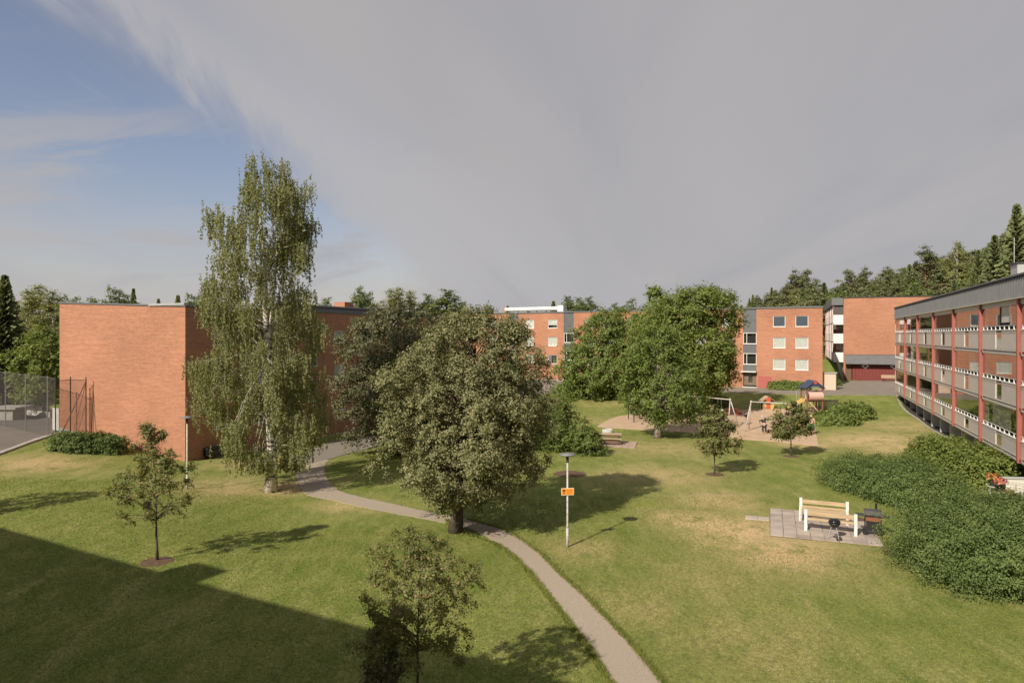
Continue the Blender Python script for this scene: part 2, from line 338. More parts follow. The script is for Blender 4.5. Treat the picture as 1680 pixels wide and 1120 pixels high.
def G(px, py):                        # where the sight line through a picture point meets the ground
    z = 0.0
    for _ in range(30):
        d = F*(EYE-z)/(py-HY); x = (px-CX)/F*d; z = .5*z+.5*gz(x, d)
    return Vector((x, d, gz(x, d)))
def axis(fine0, fine1, st, lo, hi):
    a = list(np.arange(fine0, fine1+.01, st)); s = st; v = a[-1]
    while v < hi: s *= 1.28; v += s; a.append(v)
    s = st; v = a[0]; b = []
    while v > lo: s *= 1.28; v -= s; b.append(v)
    return np.array(b[::-1]+a)
gx = axis(-34, 46, .55, -1800, 1800); gy = axis(6, 92, .55, -600, 2600)
XX, YY = np.meshgrid(gx, gy); ZZ = gz_arr(XX, YY)
nx, ny = len(gx), len(gy)
idx = np.arange(nx*ny).reshape(ny, nx)
gf = np.stack([idx[:-1, :-1], idx[:-1, 1:], idx[1:, 1:], idx[1:, :-1]], -1).reshape(-1, 4)
def lawn_mat():
    m = bpy.data.materials.new('mown_lawn'); m.use_nodes = True; t = m.node_tree; p = t.nodes['Principled BSDF']; L = t.links.new
    g = t.nodes.new('ShaderNodeNewGeometry')
    def N(sc, det=6, ro=.6, sx=1, sy=1, rot=0, dist=0):
        mp = t.nodes.new('ShaderNodeMapping'); mp.inputs['Scale'].default_value = (sx, sy, .2); mp.inputs['Rotation'].default_value = (0, 0, rot); L(g.outputs['Position'], mp.inputs[0])
        n = t.nodes.new('ShaderNodeTexNoise'); n.inputs['Scale'].default_value = sc; n.inputs['Detail'].default_value = det; n.inputs['Roughness'].default_value = ro; n.inputs['Distortion'].default_value = dist
        L(mp.outputs[0], n.inputs[0]); return n.outputs[0]
    def R(v, a, b, c=0, d=1):
        r = t.nodes.new('ShaderNodeMapRange'); r.interpolation_type = 'SMOOTHSTEP'; L(v, r.inputs[0])
        for i, q in enumerate((a, b, c, d)): r.inputs[i+1].default_value = q
        return r.outputs[0]
    def X(f, a, b, blend='MIX'):
        m_ = t.nodes.new('ShaderNodeMix'); m_.data_type = 'RGBA'; m_.blend_type = blend
        if isinstance(f, float): m_.inputs[0].default_value = f
        else: L(f, m_.inputs[0])
        for i, q in ((6, a), (7, b)):
            if isinstance(q, tuple): m_.inputs[i].default_value = (*q, 1)
            else: L(q, m_.inputs[i])
        return m_.outputs[2]
    def MA(op, a, b):
        n = t.nodes.new('ShaderNodeMath'); n.operation = op
        for i, q in enumerate((a, b)):
            if isinstance(q, float): n.inputs[i].default_value = q
            else: L(q, n.inputs[i])
        return n.outputs[0]
    at = t.nodes.new('ShaderNodeAttribute'); at.attribute_name = 'dry'
    c = X(R(N(.35, 8, .65), .32, .68), (.150, .190, .040), (.232, .244, .068))
    c = X(R(N(.9, 8, .7, 1, .22, .42, .5), .46, .68, 0, .52), c, (.330, .300, .120))          # mower swaths, drier lines
    c = X(R(N(1.6, 8, .75, 1.0, .4, -.38), .36, .56, .60, 0), c, (.098, .145, .024))
    fac = MA('MULTIPLY', at.outputs['Fac'], R(N(1.1, 9, .72, 1, .6, .3), .30, .54))
    c = X(fac, c, (.56, .40, .22))
    c = X(MA('MULTIPLY', at.outputs['Fac'], R(N(4.0, 6, .7), .56, .66, 0, .5)), c, (.20, .125, .075))
    v = R(N(9, 7, .8), .3, .7, .62, 1.38); s = t.nodes.new('ShaderNodeVectorMath'); s.operation = 'SCALE'; L(c, s.inputs[0]); L(v, s.inputs['Scale'])
    v2 = R(N(45, 3, .8), .3, .7, .66, 1.34); s2 = t.nodes.new('ShaderNodeVectorMath'); s2.operation = 'SCALE'; L(s.outputs[0], s2.inputs[0]); L(v2, s2.inputs['Scale'])
    L(s2.outputs[0], p.inputs['Base Color']); p.inputs['Roughness'].default_value = .9; p.inputs['Specular IOR Level'].default_value = .15
    b = t.nodes.new('ShaderNodeBump'); b.inputs['Strength'].default_value = .8; b.inputs['Distance'].default_value = .05
    L(N(24, 6, .8), b.inputs['Height']); L(b.outputs[0], p.inputs['Normal'])
    return m
LAWN = lawn_mat()
me = make_mesh('lawn', np.stack([XX, YY, ZZ], -1), gf, LAWN, True)
dry = np.zeros(nx*ny)
for px, py, r, a in ((1290, 905, 2.4, 1.0), (1215, 870, 2.2, .9), (1160, 858, 1.6, .9), (1120, 850, 1.6, .6), (1090, 780, 3.2, .45), (1180, 820, 2.2, .6), (1010, 780, 2.0, .35), (1420, 722, 4.0, .65), (1480, 735, 3.0, .6), (1085, 735, 4.0, .35), (1320, 728, 2.2, .7),
      (1480, 700, 4.0, .4), (420, 760, 2.0, .55), (480, 800, 1.6, .8), (380, 800, 2.4, .45), (590, 830, 1.5, .3), (60, 760, 2.4, .6), (1160, 950, 2.0, .25), (1050, 995, 1.6, .3), (1230, 1050, 2.2, .25), (985, 640+50, 3, .3), (950, 900, 1.4, .4), (560, 830, 1.2, .5), (1000, 660, 4, .25)):
    g = G(px, py); d2 = ((XX-g.x)**2+(YY-g.y)**2).ravel()
    dry = np.maximum(dry, min(1.0, a*1.25)*np.exp(-d2/(2*(r*.75)**2)))
at = me.attributes.new('dry', 'FLOAT', 'POINT'); at.data.foreach_set('value', dry.astype(np.float32))
lawn = link('lawn', me); tag(lawn, 'mown courtyard lawn with dry brown patches, rising to the wooded hill', None, None, 'structure')

def ribbon(name, pairs, material, lift=.02, label=None, thick=.0, nacross=8, sub=14, world=False):
    A = [Vector(p[0]+(0,)) if world else G(*p[0]) for p in pairs]; B = [Vector(p[1]+(0,)) if world else G(*p[1]) for p in pairs]
    def cr(P, t):
        n = len(P); i = min(int(t), n-2); f = t-i
        p0, p1, p2, p3 = P[max(i-1, 0)], P[i], P[i+1], P[min(i+2, n-1)]
        return .5*((2*p1)+(p2-p0)*f+(2*p0-5*p1+4*p2-p3)*f*f+(3*p1-p0-3*p2+p3)*f**3)
    V = []; rows = (len(pairs)-1)*sub+1
    for k in range(rows):
        t = k/sub; a, b = cr(A, t), cr(B, t)
        ja = .10*noise.noise(Vector((k*.37, 3.1, 0)))+.035*noise.noise(Vector((k*1.3, 3.1, 5))); jb = .10*noise.noise(Vector((k*.37, 9.1, 0)))+.035*noise.noise(Vector((k*1.3, 9.1, 5)))
        d = (b-a).normalized() if (b-a).length > 0 else Vector((1, 0, 0)); a = a+d*ja; b = b+d*jb
        for j in range(nacross+1):
            q = a.lerp(b, j/nacross); V.append((q.x, q.y, gz(q.x, q.y)+lift))
    n1 = nacross+1; Fc = [(k*n1+j, k*n1+j+1, (k+1)*n1+j+1, (k+1)*n1+j) for k in range(rows-1) for j in range(nacross)]
    # skirt that goes down into the ground
    bot = len(V); edge = [k*n1 for k in range(rows)]+[(rows-1)*n1+j for j in range(1, n1)]+[k*n1+nacross for k in range(rows-2, -1, -1)]+[j for j in range(nacross-1, 0, -1)]
    V += [(V[e][0], V[e][1], V[e][2]-lift-.05) for e in edge]; m = len(edge)
    Fc += [(edge[i], bot+i, bot+(i+1) % m, edge[(i+1) % m]) for i in range(m)]
    o = link(name, make_mesh(name, V, Fc, material, False)); tag(o, label, None, None, 'structure'); return o
ribbon('path', [((1050, 1200), (1155, 1200)), ((1003, 1120), (1088, 1120)), ((969, 1066), (1044, 1066)), ((935, 1021), (1005, 1024)), ((898, 974), (956, 974)), ((871, 940), (925, 947)), ((845, 913), (888, 910)), ((820, 893), (860, 888)), ((782, 872), (820, 867)),
      ((740, 859.6), (765, 851)), ((663, 845), (690, 837)), ((606, 834), (625, 822.5)), ((548, 821), (567, 809)), ((505, 812), (546, 798)), ((490, 797), (534, 780)), ((486, 775), (533, 765)), ((490, 755), (540, 754))], PATH, .02, 'narrow gravel footpath curving through the lawn')
# road along the long shaded facade, then in front of the far building
def kline(px): return 42994/(1340-px)
ribbon('road', [((486, 766), (479, 750)), ((540, 753.0), (531, 728.5)), ((582, 741.5), (575, 718)), ((612, 734), (620, 708.5)), ((690, 712), (690, 693)), ((770, 686), (745, 672.5)), ((830, 662), (775, 650)), ((900, 645), (840, 628)), ((950, 640), (905, 624.4)), ((1050, 640.5), (1050, 629.5)), ((1145, 642.0), (1145, 633.2)), ((1240, 645), (1240, 636.6)), ((1345, 648), (1345, 639.6))], ASPH, .028, 'pale worn asphalt road along the brick buildings')
ribbon('forecourt', [((1344, 648.3), (1344, 639.4)), ((1378, 648), (1381, 631)), ((1420, 648), (1400, 625)), ((1474, 649), (1500, 623)), ((1560, 655), (1560, 620))], ASPH, .036, 'asphalt forecourt before the red boarded garage')
ribbon('playground_sand', [((979, 700), (981, 698.5)), ((1000, 702), (1005, 686)), ((1036, 704), (1030, 681)), ((1100, 708), (1100, 681)), ((1150, 712), (1160, 678)), ((1213, 720), (1208, 673)), ((1280, 725), (1280, 670.5)), ((1343, 731), (1332, 669))], SAND, .03, 'sand surface of the playground')
ribbon('playground_sand', [((1331, 690), (1331, 668.6)), ((1352, 684), (1355, 667.5)), ((1377, 679), (1379, 667))], SAND, .024, 'sand surface under the play tower')
ribbon('court_surface', [((-260, 840), (-420, 655)), ((-80, 775), (-200, 655)), ((0, 743), (-60, 655)), ((55, 723), (40, 660)), ((92, 712), (85, 672))], ASPHD, .03, 'dark asphalt surface of the ball court')
ribbon('court_kerb', [((-80, 778.5), (-82, 774)), ((0, 746), (0, 742.5)), ((55, 725.5), (55, 722.5)), ((96, 713), (96, 710.5))], CONC, .10, 'low kerb along the asphalt court')
ribbon('building_kerb', [((1470, 649), (1471.6, 648.6)), ((1475, 662), (1476.8, 661.5)), ((1487, 676), (1489, 675.4)), ((1510, 692), (1512, 691.4)), ((1548, 716), (1550, 715.4)), ((1600, 742), (1602, 741.4))], CONC, .07, 'pale concrete kerb curving beside the balcony block')
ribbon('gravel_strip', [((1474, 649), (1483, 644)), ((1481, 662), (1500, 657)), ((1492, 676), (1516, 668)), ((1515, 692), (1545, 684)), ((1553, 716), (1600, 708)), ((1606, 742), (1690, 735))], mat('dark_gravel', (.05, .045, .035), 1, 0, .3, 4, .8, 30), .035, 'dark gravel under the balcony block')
def disc(name, c, r, material, label, lift=.03):
    m = MB(); ring = [(c.x+r*(1+.2*noise.noise(Vector((a*2.1, c.x, 0))))*math.cos(a), c.y+r*(1+.2*noise.noise(Vector((a*2.1, c.y, 5))))*math.sin(a)) for a in np.linspace(0, 2*PI, 25)[:-1]]
    V = [(c.x, c.y, gz(c.x, c.y)+lift+.03)]+[(x, y, gz(x, y)-.01) for x, y in ring]
    o = link(name, make_mesh(name, V, [(0, i+1, (i+1) % 24+1) for i in range(24)], material, True)); tag(o, label, None, None, 'structure')

def leaf_mesh(name, P, nrm, size, material, aspect=.62, jit=.35):
    n = len(P); P = np.asarray(P); nrm = nrm/np.maximum(np.linalg.norm(nrm, axis=1, keepdims=True), 1e-6)
    r = RNG.normal(size=(n, 3)); a = np.cross(nrm, r); a /= np.maximum(np.linalg.norm(a, axis=1, keepdims=True), 1e-6); b = np.cross(nrm, a)
    s = size*(1+jit*RNG.uniform(-1, 1, n))[:, None]
    V = np.stack([P-a*s*.5, P+b*s*.5*aspect+nrm*s*.08, P+a*s*.5, P-b*s*.5*aspect+nrm*s*.08], 1).reshape(-1, 3)
    return make_mesh(name, V, np.arange(4*n).reshape(n, 4), material)
# ------------------------------------------------------------------ buildings
def facade(m, O, ax, L, z0, z1, openings, reveal=.12, inward=Vector((0, 1, 0)), u0=0.0):
    """wall skin with real openings; openings = (t0,t1,za,zb)"""
    O = Vector(O); ax = Vector(ax)
    T = sorted({0, L, *[o[0] for o in openings], *[o[1] for o in openings]}); Zs = sorted({z0, z1, *[o[2] for o in openings], *[o[3] for o in openings]})
    P = lambda t, z, d=0: tuple(O+ax*t+inward*d+Vector((0, 0, z)))
    for a, b in zip(T, T[1:]):
        for c, d in zip(Zs, Zs[1:]):
            tm, zm = (a+b)/2, (c+d)/2
            if any(o[0] < tm < o[1] and o[2] < zm < o[3] for o in openings): continue
            m.face([P(a, c), P(b, c), P(b, d), P(a, d)], [(u0+a, c), (u0+b, c), (u0+b, d), (u0+a, d)])
    for a, b, c, d in openings:
        r = reveal
        m.face([P(a, c), P(a, c, r), P(a, d, r), P(a, d)], [(a, c), (a+r, c), (a+r, d), (a, d)]); m.face([P(b, c), P(b, d), P(b, d, r), P(b, c, r)], [(b, c), (b, d), (b+r, d), (b+r, c)])
        m.face([P(a, d), P(a, d, r), P(b, d, r), P(b, d)], [(a, d), (a, d+r), (b, d+r), (b, d)]); m.face([P(a, c), P(b, c), P(b, c, r), P(a, c, r)], [(a, c), (b, c), (b, c+r), (a, c+r)])
_wincache = {}
def window(parent, O, rz, w, h, blind='blind', frame=WHITEP, mull=None):
    """window set in a wall: local x along the wall, +y into the wall; O = lower left corner in the parent's space"""
    key = (round(w, 2), round(h, 2), blind, frame.name, mull)
    t = .07
    if key not in _wincache:
        f = MB(); f.box(0, w, .03, .10, 0, t); f.box(0, w, .03, .10, h-t, h); f.box(0, t, .03, .10, t, h-t); f.box(w-t, w, .03, .10, t, h-t)
        if mull: f.box(w*mull-.03, w*mull+.03, .032, .098, t, h-t)
        f.box(-.04, w+.04, -.05, .03, -.03, .015)
        g = MB(); g.box(t, w-t, .06, .066, t, h-t)
        r = MB()
        if blind in ('blind', 'grey'): r.box(t*.9, w-t*.9, .105, .115, t*.9, h-t*.9)
        elif blind == 'half': r.box(t*.9, w-t*.9, .105, .115, h*.35, h-t*.9)
        else: r.box(t*.9, w-t*.9, .16, .17, t*.9, h-t*.9)
        cm = {'blind': BLIND, 'half': BLIND, 'grey': SKYREFL}.get(blind, ROOM)
        d = MB(); d.box(.02, w-.02, .45, .47, 0, h); d.box(0, .02, .1, .47, 0, h); d.box(w-.02, w, .1, .47, 0, h); d.box(0.02, w-.02, .1, .45, 0, .02); d.box(0.02, w-.02, .1, .45, h-.02, h)
        _wincache[key] = (f.mesh('window', frame), g.mesh('pane', GLASS), r.mesh('blind', cm), d.mesh('interior', ROOM))
    ms = _wincache[key]
    wn = link('window', ms[0], parent, O, rz); link('pane', ms[1], wn)
    if blind in ('blind', 'half', 'grey'): link('blind', ms[2], wn)  # for 'grey' this sheet is no blind, it carries a painted sky reflection
    else:
        if blind == 'curtain':
            c = MB(); c.box(t, w*.36, .12, .14, t, h-t); c.build('curtain', CURT, wn)
    link('interior', ms[3], wn)
    return wn

# ---- left building (the big brick gable and the long shaded face)
A1 = math.atan2(.913, .408); LC = (-19.86, 41.5)
LB = empty('apartment_building', (LC[0], LC[1], 0), A1, 'orange brick apartment block with a big blank sunlit gable, left of the birch', 'building')
LL, LWD, RT = 37.8, 11.9, 9.72
def s_left(px): return (kline(px)-41.5)/.913
wins = []
for s in (2.2, 5.6, 14.0, 17.6, 23.5, 27.0, 33.2): wins += [(s, s+1.42, z, z+1.0, 'blind' if (s < 3 or z > 2) else 'dark') for z in (1.95, 4.65, 7.35)]
wins = [(a, b, c, d, 'half' if k % 3 == 2 else e) for k, (a, b, c, d, e) in enumerate(wins)]
wins += [(2.1, 3.9, .12, 1.0, 'dark')]
stw = [(11.0, 12.1, z, z+1.5, 'dark') for z in (2.9, 5.6)]+[(30.2, 31.3, z, z+1.5, 'dark') for z in (2.9, 5.6)]
m = MB(); facade(m, (0, 0, 0), (1, 0, 0), LL, -1.0, RT, [q[:4] for q in wins+stw], .13)
# gable end, back, far end
m.face([(0, LWD, -1), (0, 0, -1), (0, 0, RT), (0, LWD, RT+.42)], [(LWD, -1), (0, -1), (0, RT), (LWD, RT+.42)])
m.face([(LL, 0, -1), (LL, LWD, -1), (LL, LWD, RT+.42), (LL, 0, RT)], [(0, -1), (LWD, -1), (LWD, RT+.4), (0, RT)])
m.face([(LL, LWD, -1), (0, LWD, -1), (0, LWD, RT+.42), (LL, LWD, RT+.42)], [(0, -1), (LL, -1), (LL, RT), (0, RT)])
m.build('wall', BRICK, LB)
for a, b, c, d, k in wins+stw: window(LB, (a, .03, c), 0, b-a, d-c, k)
m = MB(); m.box(0.0, LL, -.02, .0, -1, .14); m.face([(-.02, LWD, -1), (-.02, -.02, -1), (-.02, -.02, .14), (-.02, LWD, 1.75)]); m.face([(-.02, LWD, 1.75), (-.02, -.02, .14), (0, -.02, .14), (0, LWD, 1.75)])
m.build('plinth', CONC, LB)
m = MB(); sl = .42/LWD
for z0, z1, e in ((0, .10, 0.0),):
    V = [(-.06, -.06, RT), (LL+.06, -.06, RT), (LL+.06, LWD+.06, RT+.42), (-.06, LWD+.06, RT+.42)]
    T2 = [(x, y, z+.10) for x, y, z in V]
    m.face(T2); m.face(V[::-1])
    for i in range(4): j = (i+1) % 4; m.face([V[i], V[j], T2[j], T2[i]])
m.build('roof', GREYM, LB)
m = MB(); m.box(-.10, .25, 0, 3.1, RT+.1, RT+.24, Matrix.Identity(4)); m.build('roof_edge_capping', GALV, LB)
m = MB(); m.tube([(9, 1.4, RT+.45), (26, 1.4, RT+.47)], .20, 10); m.build('roof_duct', DARKM, LB)
m = MB(); m.box(8, 27, .5, .62, RT+.1, RT+.34); m.build('gutter_board', GREYM, LB)
m = MB(); m.box(19.2, 20.4, 3, 4.2, RT+.1, RT+1.2); m.build('chimney', BRICK, LB)
m = MB(); m.tube([(2.2, 9.0, RT+.3), (2.2, 9, RT+.85)], .08, 8); m.build('vent_pipe', DARKM, LB)
for z in (1.9, 4.5, 7.2):
    m = MB(); m.box(1.5, 5.5, LWD, LWD+.28, z-.1, z+1.05); m.build('balcony_front', WHITEP, LB)

# ---- far building across the court
FD = Vector((.838, -.546, 0)); A2 = math.atan2(FD.y, FD.x)
def kfar(px): return 85.9*2170/(px+880)
FO = Vector((*ray(768, kfar(768)), 0))
def s_far(px): q = Vector((*ray(px, kfar(px)), 0)); return (q-FO).dot(FD)
FL = s_far(1349.5)
FB = empty('apartment_building', (FO.x, FO.y, 0), A2, 'long low three storey orange brick apartment block facing the playground across the court', 'building')
FZ, FTOP = 1.0, 11.45
wins = []; strips = []
for p0, p1 in ((1219.3, 1241), (925, 941.5), (836, 850.5), (1072, 1090)): strips.append((s_far(p0), s_far(p1)))
rows = (3.63, 6.35, 9.04)
for k, (p0, p1) in enumerate(((1268, 1288.3), (1304.8, 1326), (1184, 1203), (1140, 1158), (1100, 1118), (899, 914), (862, 876), (801, 815), (960.5, 976), (990, 1004.5), (1030, 1046))):
    a = s_far(p0); b = s_far(p1)
    for j, z in enumerate(rows):
        kind = 'blind'
        if p0 in (1268, 1304.8): kind = 'grey' if j == 2 else 'blind'  # top row: reflected sky painted in by the 'grey' sheet
        elif p0 == 899: kind = 'half' if j == 2 else ('curtain' if j == 0 else 'blind')
        elif k > 7: kind = ('blind', 'half', 'dark')[(k+j) % 3]
        wins.append((a, b, z, z+1.36, kind))
ops = [q[:4] for q in wins]+[(a, b, FZ+.15, FTOP) for a, b in strips]
m = MB(); facade(m, (0, 0, 0), (1, 0, 0), FL, -.5, FTOP, ops, .14)
FQ = FL-2.2                          # the end wall is set askew, parallel to the flanking block
m.face([(FL, 0, -.5), (FQ, 11, -.5), (FQ, 11, FTOP), (FL, 0, FTOP)], [(0, 0), (11, 0), (11, FTOP), (0, FTOP)])
m.face([(0, 11, -.5), (0, 0, -.5), (0, 0, FTOP), (0, 11, FTOP)], [(11, 0), (0, 0), (0, FTOP), (11, FTOP)])
m.face([(FQ, 11, -.5), (0, 11, -.5), (0, 11, FTOP), (FQ, 11, FTOP)], [(FL, 0), (0, 0), (0, FTOP), (FL, FTOP)])
m.build('wall', BRICK, FB)
for a, b, c, d, k in wins: window(FB, (a, .03, c), 0, b-a, d-c, k)
DOORM = mat('brown_door', (.16, .12, .085), .5)
for a, b in strips:
    w_ = b-a
    for z0, z1 in ((8.30, FTOP), (5.65, 6.85), (3.35, 4.20)):   # ribbed grey cladding between the stair windows
        m = MB(); m.box(a, b, .08, .14, z0, z1)
        for k in range(int(w_/.16)): m.box(a+.04+k*.16, a+.09+k*.16, .04, .08, z0, z1)
        m.build('stair_cladding', GREYM, FB)
    for z0 in (6.85, 4.20): window(FB, (a, .02, z0), 0, w_, 1.44, 'dark', WHITEP, .26)
    m = MB(); m.box(a-.15, b+.05, -.55, .05, 3.22, 3.34); m.build('entrance_canopy', WHITEP, FB)
    m = MB(); m.box(a, a+.45, .25, .32, FZ+.5, 3.2); m.box(b-.4, b, .25, .32, FZ+.5, 3.2); m.box(a+.45, b-.4, .25, .32, 2.95, 3.2); m.build('entrance_surround', DOORM, FB)
    m = MB(); m.box(a, b, .6, .65, FZ-.2, 3.2); m.build('entrance_back_wall', ROOM, FB)
    dr = bx('door', DOORM, FB, a+.45, b-.4, .24, .30, FZ+.5, 2.95); bx('pane', GLASSD, dr, a+.62, b-.57, .225, .235, FZ+.9, 2.85); bx('door_glazing', BLACK, dr, a+.6, b-.55, .237, .24, FZ+.88, 2.87); bx('handle', GALV, dr, a+.52, a+.56, .18, .22, FZ+1.3, FZ+1.6)
    for k in range(3): bx('step', CONCW, FB, a-.1, b+.1, -.75+.3*k, .2, FZ-.3+.17*k, FZ+.0+.17*k)
a = s_far(1243.5); b = s_far(1266); bx('ground_floor_panel', PINKP, FB, a, b, -.04, -.01, FZ+.3, 2.75)
m = MB(); V = [(-.05, -.06, FTOP), (FL+.06, -.06, FTOP), (FQ+.06, 11.06, FTOP), (-.05, 11.06, FTOP)]; T2 = [(x, y, z+.09) for x, y, z in V]; m.face(T2); m.face(V[::-1])
for i in range(4): j = (i+1) % 4; m.face([V[i], V[j], T2[j], T2[i]])
m.build('roof', ROOFT, FB)
m = MB(); m.box(-.08, FL+.09, -.09, .25, FTOP-.1, FTOP-.02); 
m = MB(); m.box(-.08, FL+.09, -.11, -.065, FTOP-.07, FTOP+.11); m.build('roof_edge_flashing', GREYM, FB)
m = MB(); m.box(0, FL, -.03, -.005, -.5, FZ+.2); m.build('plinth', CONC, FB)
a, b = s_far(824), s_far(912)
m = MB(); m.tube([(a, 1.0, FTOP+.62), (b, 1.0, FTOP+.62)], .33, 10); m.build('roof_duct', WHITEP, FB)
bx('duct_box', WHITEP, FB, b, b+1.0, .5, 1.5, FTOP+.1, FTOP+1.1)
bx('chimney', BRICK, FB, s_far(817), s_far(822), 1.5, 2.6, FTOP+.1, FTOP+1.0)
for x in np.linspace(a+.6, b-.6, 6): bx('duct_support', DARKM, FB, x, x+.1, .9, 1.1, FTOP+.1, FTOP+.4)

# ---- right rear building with the garage gable
RO = Vector((*ray(1384, 98), 0)); A3 = math.atan2(-.381, .925)
RB = empty('apartment_building', (RO.x, RO.y, 0), A3, 'tall orange brick gable block standing over a red boarded garage', 'building')
RTOP = 13.3; RWALL = 5.24; RBASE = 1.35; RW = 13.0; RLN = 38.0
m = MB(); facade(m, (0, 0, 0), (1, 0, 0), RW, RWALL, RTOP, [])
m.face([(0, RLN, 3.9), (0, 1.3, 3.9), (0, 1.3, RTOP), (0, RLN, RTOP)], [(RLN, 3.9), (1.3, 3.9), (1.3, RTOP), (RLN, RTOP)])
m.face([(0, 1.3, RWALL), (0, 0, RWALL), (0, 0, RTOP), (0, 1.3, RTOP)], [(1.3, RWALL), (0, RWALL), (0, RTOP), (1.3, RTOP)])
m.face([(RW, 0, 0), (RW, RLN, 0), (RW, RLN, RTOP), (RW, 0, RTOP)], [(0, 0), (RLN, 0), (RLN, RTOP), (0, RTOP)])
m.face([(RW, RLN, 0), (0, RLN, 0), (0, RLN, RTOP), (RW, RLN, RTOP)], [(0, 0), (RW, 0), (RW, RTOP), (0, RTOP)])
m.face([(0, 0, RWALL), (0, 3, RWALL), (RW, 3, RWALL), (RW, 0, RWALL)])
m.box(0, .25, .05, 3, -.5, RWALL); m.build('wall', BRICK, RB)
bx('roof', ROOFT, RB, -.1, RW+.1, -.08, RLN, RTOP, RTOP+.12)
bx('roof_hatch', BRICK, RB, -.8, 1.4, 31, 34, RTOP+.02, RTOP+.95)
m = MB(); m.face([(.1, -1.3, 4.05), (RW, -1.3, 4.05), (RW, -.02, 5.2), (.1, -.02, 5.2)]); m.face([(.1, -1.3, 3.9), (.1, -1.3, 4.05), (.1, -.02, 5.2), (.1, -.02, 5.0)]); m.face([(.1, -1.3, 3.9), (RW, -1.3, 3.9), (RW, -1.3, 4.05), (.1, -1.3, 4.05)]); m.face([(.1, -.02, 5.0), (RW, -.02, 5.0), (RW, -1.3, 3.9), (.1, -1.3, 3.9)])
m.build('canopy_roof', GREYM, RB)
for k in range(26): bx('canopy_seam', GREYM, RB, .15+k*.5, .19+k*.5, -1.3, -.03, 0, .03, M=Matrix.Translation((0, 0, 5.2))@Matrix.Shear('XY', 4, (0, 0)) @ Matrix(((1, 0, 0, 0), (0, 1, 0, 0), (0, .9, 1, .02), (0, 0, 0, 1))))
for k in range(28): bx('board', REDB, RB, 1.1+k*.42, 1.1+k*.42+.405, -.35, -.30-.012*(k % 2), RBASE+.22, 3.6)
bx('garage_base', CONCW, RB, 1.05, RW, -.38, -.28, RBASE-.6, RBASE+.2)
bx('garage_lintel', mat('dark_red_board', (.08, .015, .015), .7), RB, 1.0, RW, -.33, -.2, 3.6, 4.3)
bx('garage_side_wall', BROWN, RB, .26, 1.0, -.3, 0, RBASE-.5, 4.2)
for px in (1413.5, 1452):
    x = ((px-1384)/1120*97)*1.075
    f = MB(); 
    for q, (zz0, sc, yy) in enumerate(((3.62, .52, -.40), )): f.face([(x-sc, yy, zz0), (x, yy, zz0-sc*.8), (x+sc, yy, zz0), (x, yy, zz0+sc*.8)]); f.face([(x-sc, yy, zz0), (x, yy, zz0+sc*.8), (x, -.33, zz0+sc*.8), (x-sc, -.33, zz0)]); f.face([(x+sc, yy, zz0), (x, yy, zz0-sc*.8), (x, -.33, zz0-sc*.8), (x+sc, -.33, zz0)]); f.face([(x, yy, zz0-sc*.8), (x-sc, yy, zz0), (x-sc, -.33, zz0), (x, -.33, zz0-sc*.8)])
    d = f.build('diamond_window', WHITEP, RB); g = MB(); g.face([(x-.22, -.408, 3.62), (x, -.408, 3.44), (x+.22, -.408, 3.62), (x, -.408, 3.80)]); g.build('pane', BLACK, d)
def sign_board(name, parent, x, z, w_, h_, lines):
    b = bx(name, WHITEP, parent, x, x+w_, -.42, -.39, z, z+h_)
    for k in range(lines): bx('lettering', RED2 if k % 2 == 0 else BLACK, b, x+.08, x+w_-.08, -.424, -.42, z+h_-.12-k*.16, z+h_-.07-k*.16)
sign_board('notice_board', RB, 7.35, 2.85, .62, .42, 2); sign_board('notice_board', RB, 7.55, 2.0, .36, .42, 2)
# balconies on its left flank: three floors of white fronts and red posts
for fl, z in enumerate((4.35, 7.05, 9.75)):
    for k in range(7):
        y0 = .25+k*5.0
        bal = empty('balcony', (-1.3, y0, z)); bal.parent = RB
        bx('panel', WHITEP if k == 0 else PANEL, bal, -.05, 0, .0, 4.9, 0, 1.05)
        if k == 0: bx('end_panel', WHITEP, bal, 0, 1.28, -.04, 0, -.25, 1.15); bx('end_pane', GLASSD, bal, 0, 1.28, -.03, -.02, 1.15, 2.3)
        bx('rail', WHITEP, bal, -.06, .02, 0, 4.9, 1.10, 1.18)
        bx('floor', CONCW, bal, 0, 1.3, 0, 4.9, -.2, -.02)
        for j in (0.02, 2.4): bx('post', REDP if j < 1 else WHITEP, bal, -.10, .02, j, j+.14, 0, 2.55)
        bx('pane', GLASSD, bal, -.03, -.02, .2, 4.7, 1.2, 2.5)
bx('eave_fascia', GREYM, RB, -1.55, -.05, .1, RLN, 12.3, 13.35)
bx('basement_wall', CONCW, RB, -.02, -.002, 1.3, RLN, 0, 3.9)
bench_z = gz(RO.x+8, RO.y-4)

# ---- right balcony block
GD = Vector((.381, .925, 0)); A4 = math.atan2(-.925, -.381)
BO = Vector((*ray(1469, 73.9), 0))
RBK = empty('apartment_building', (BO.x, BO.y, 0), A4, 'long three storey block with red balcony posts and grey fronts, right edge', 'building')
BAY, NB = 7.345, 8; BL = BAY*NB
z_rail, z_pan, z_pbot = (8.5, 5.8, 3.1), (8.24, 5.54, 2.84), (7.2, 4.5, 1.8+.22)
z_top = 9.55; zf0, zf1 = 9.81, 10.9
colx = [7.245+BAY*k for k in range(NB-1)]
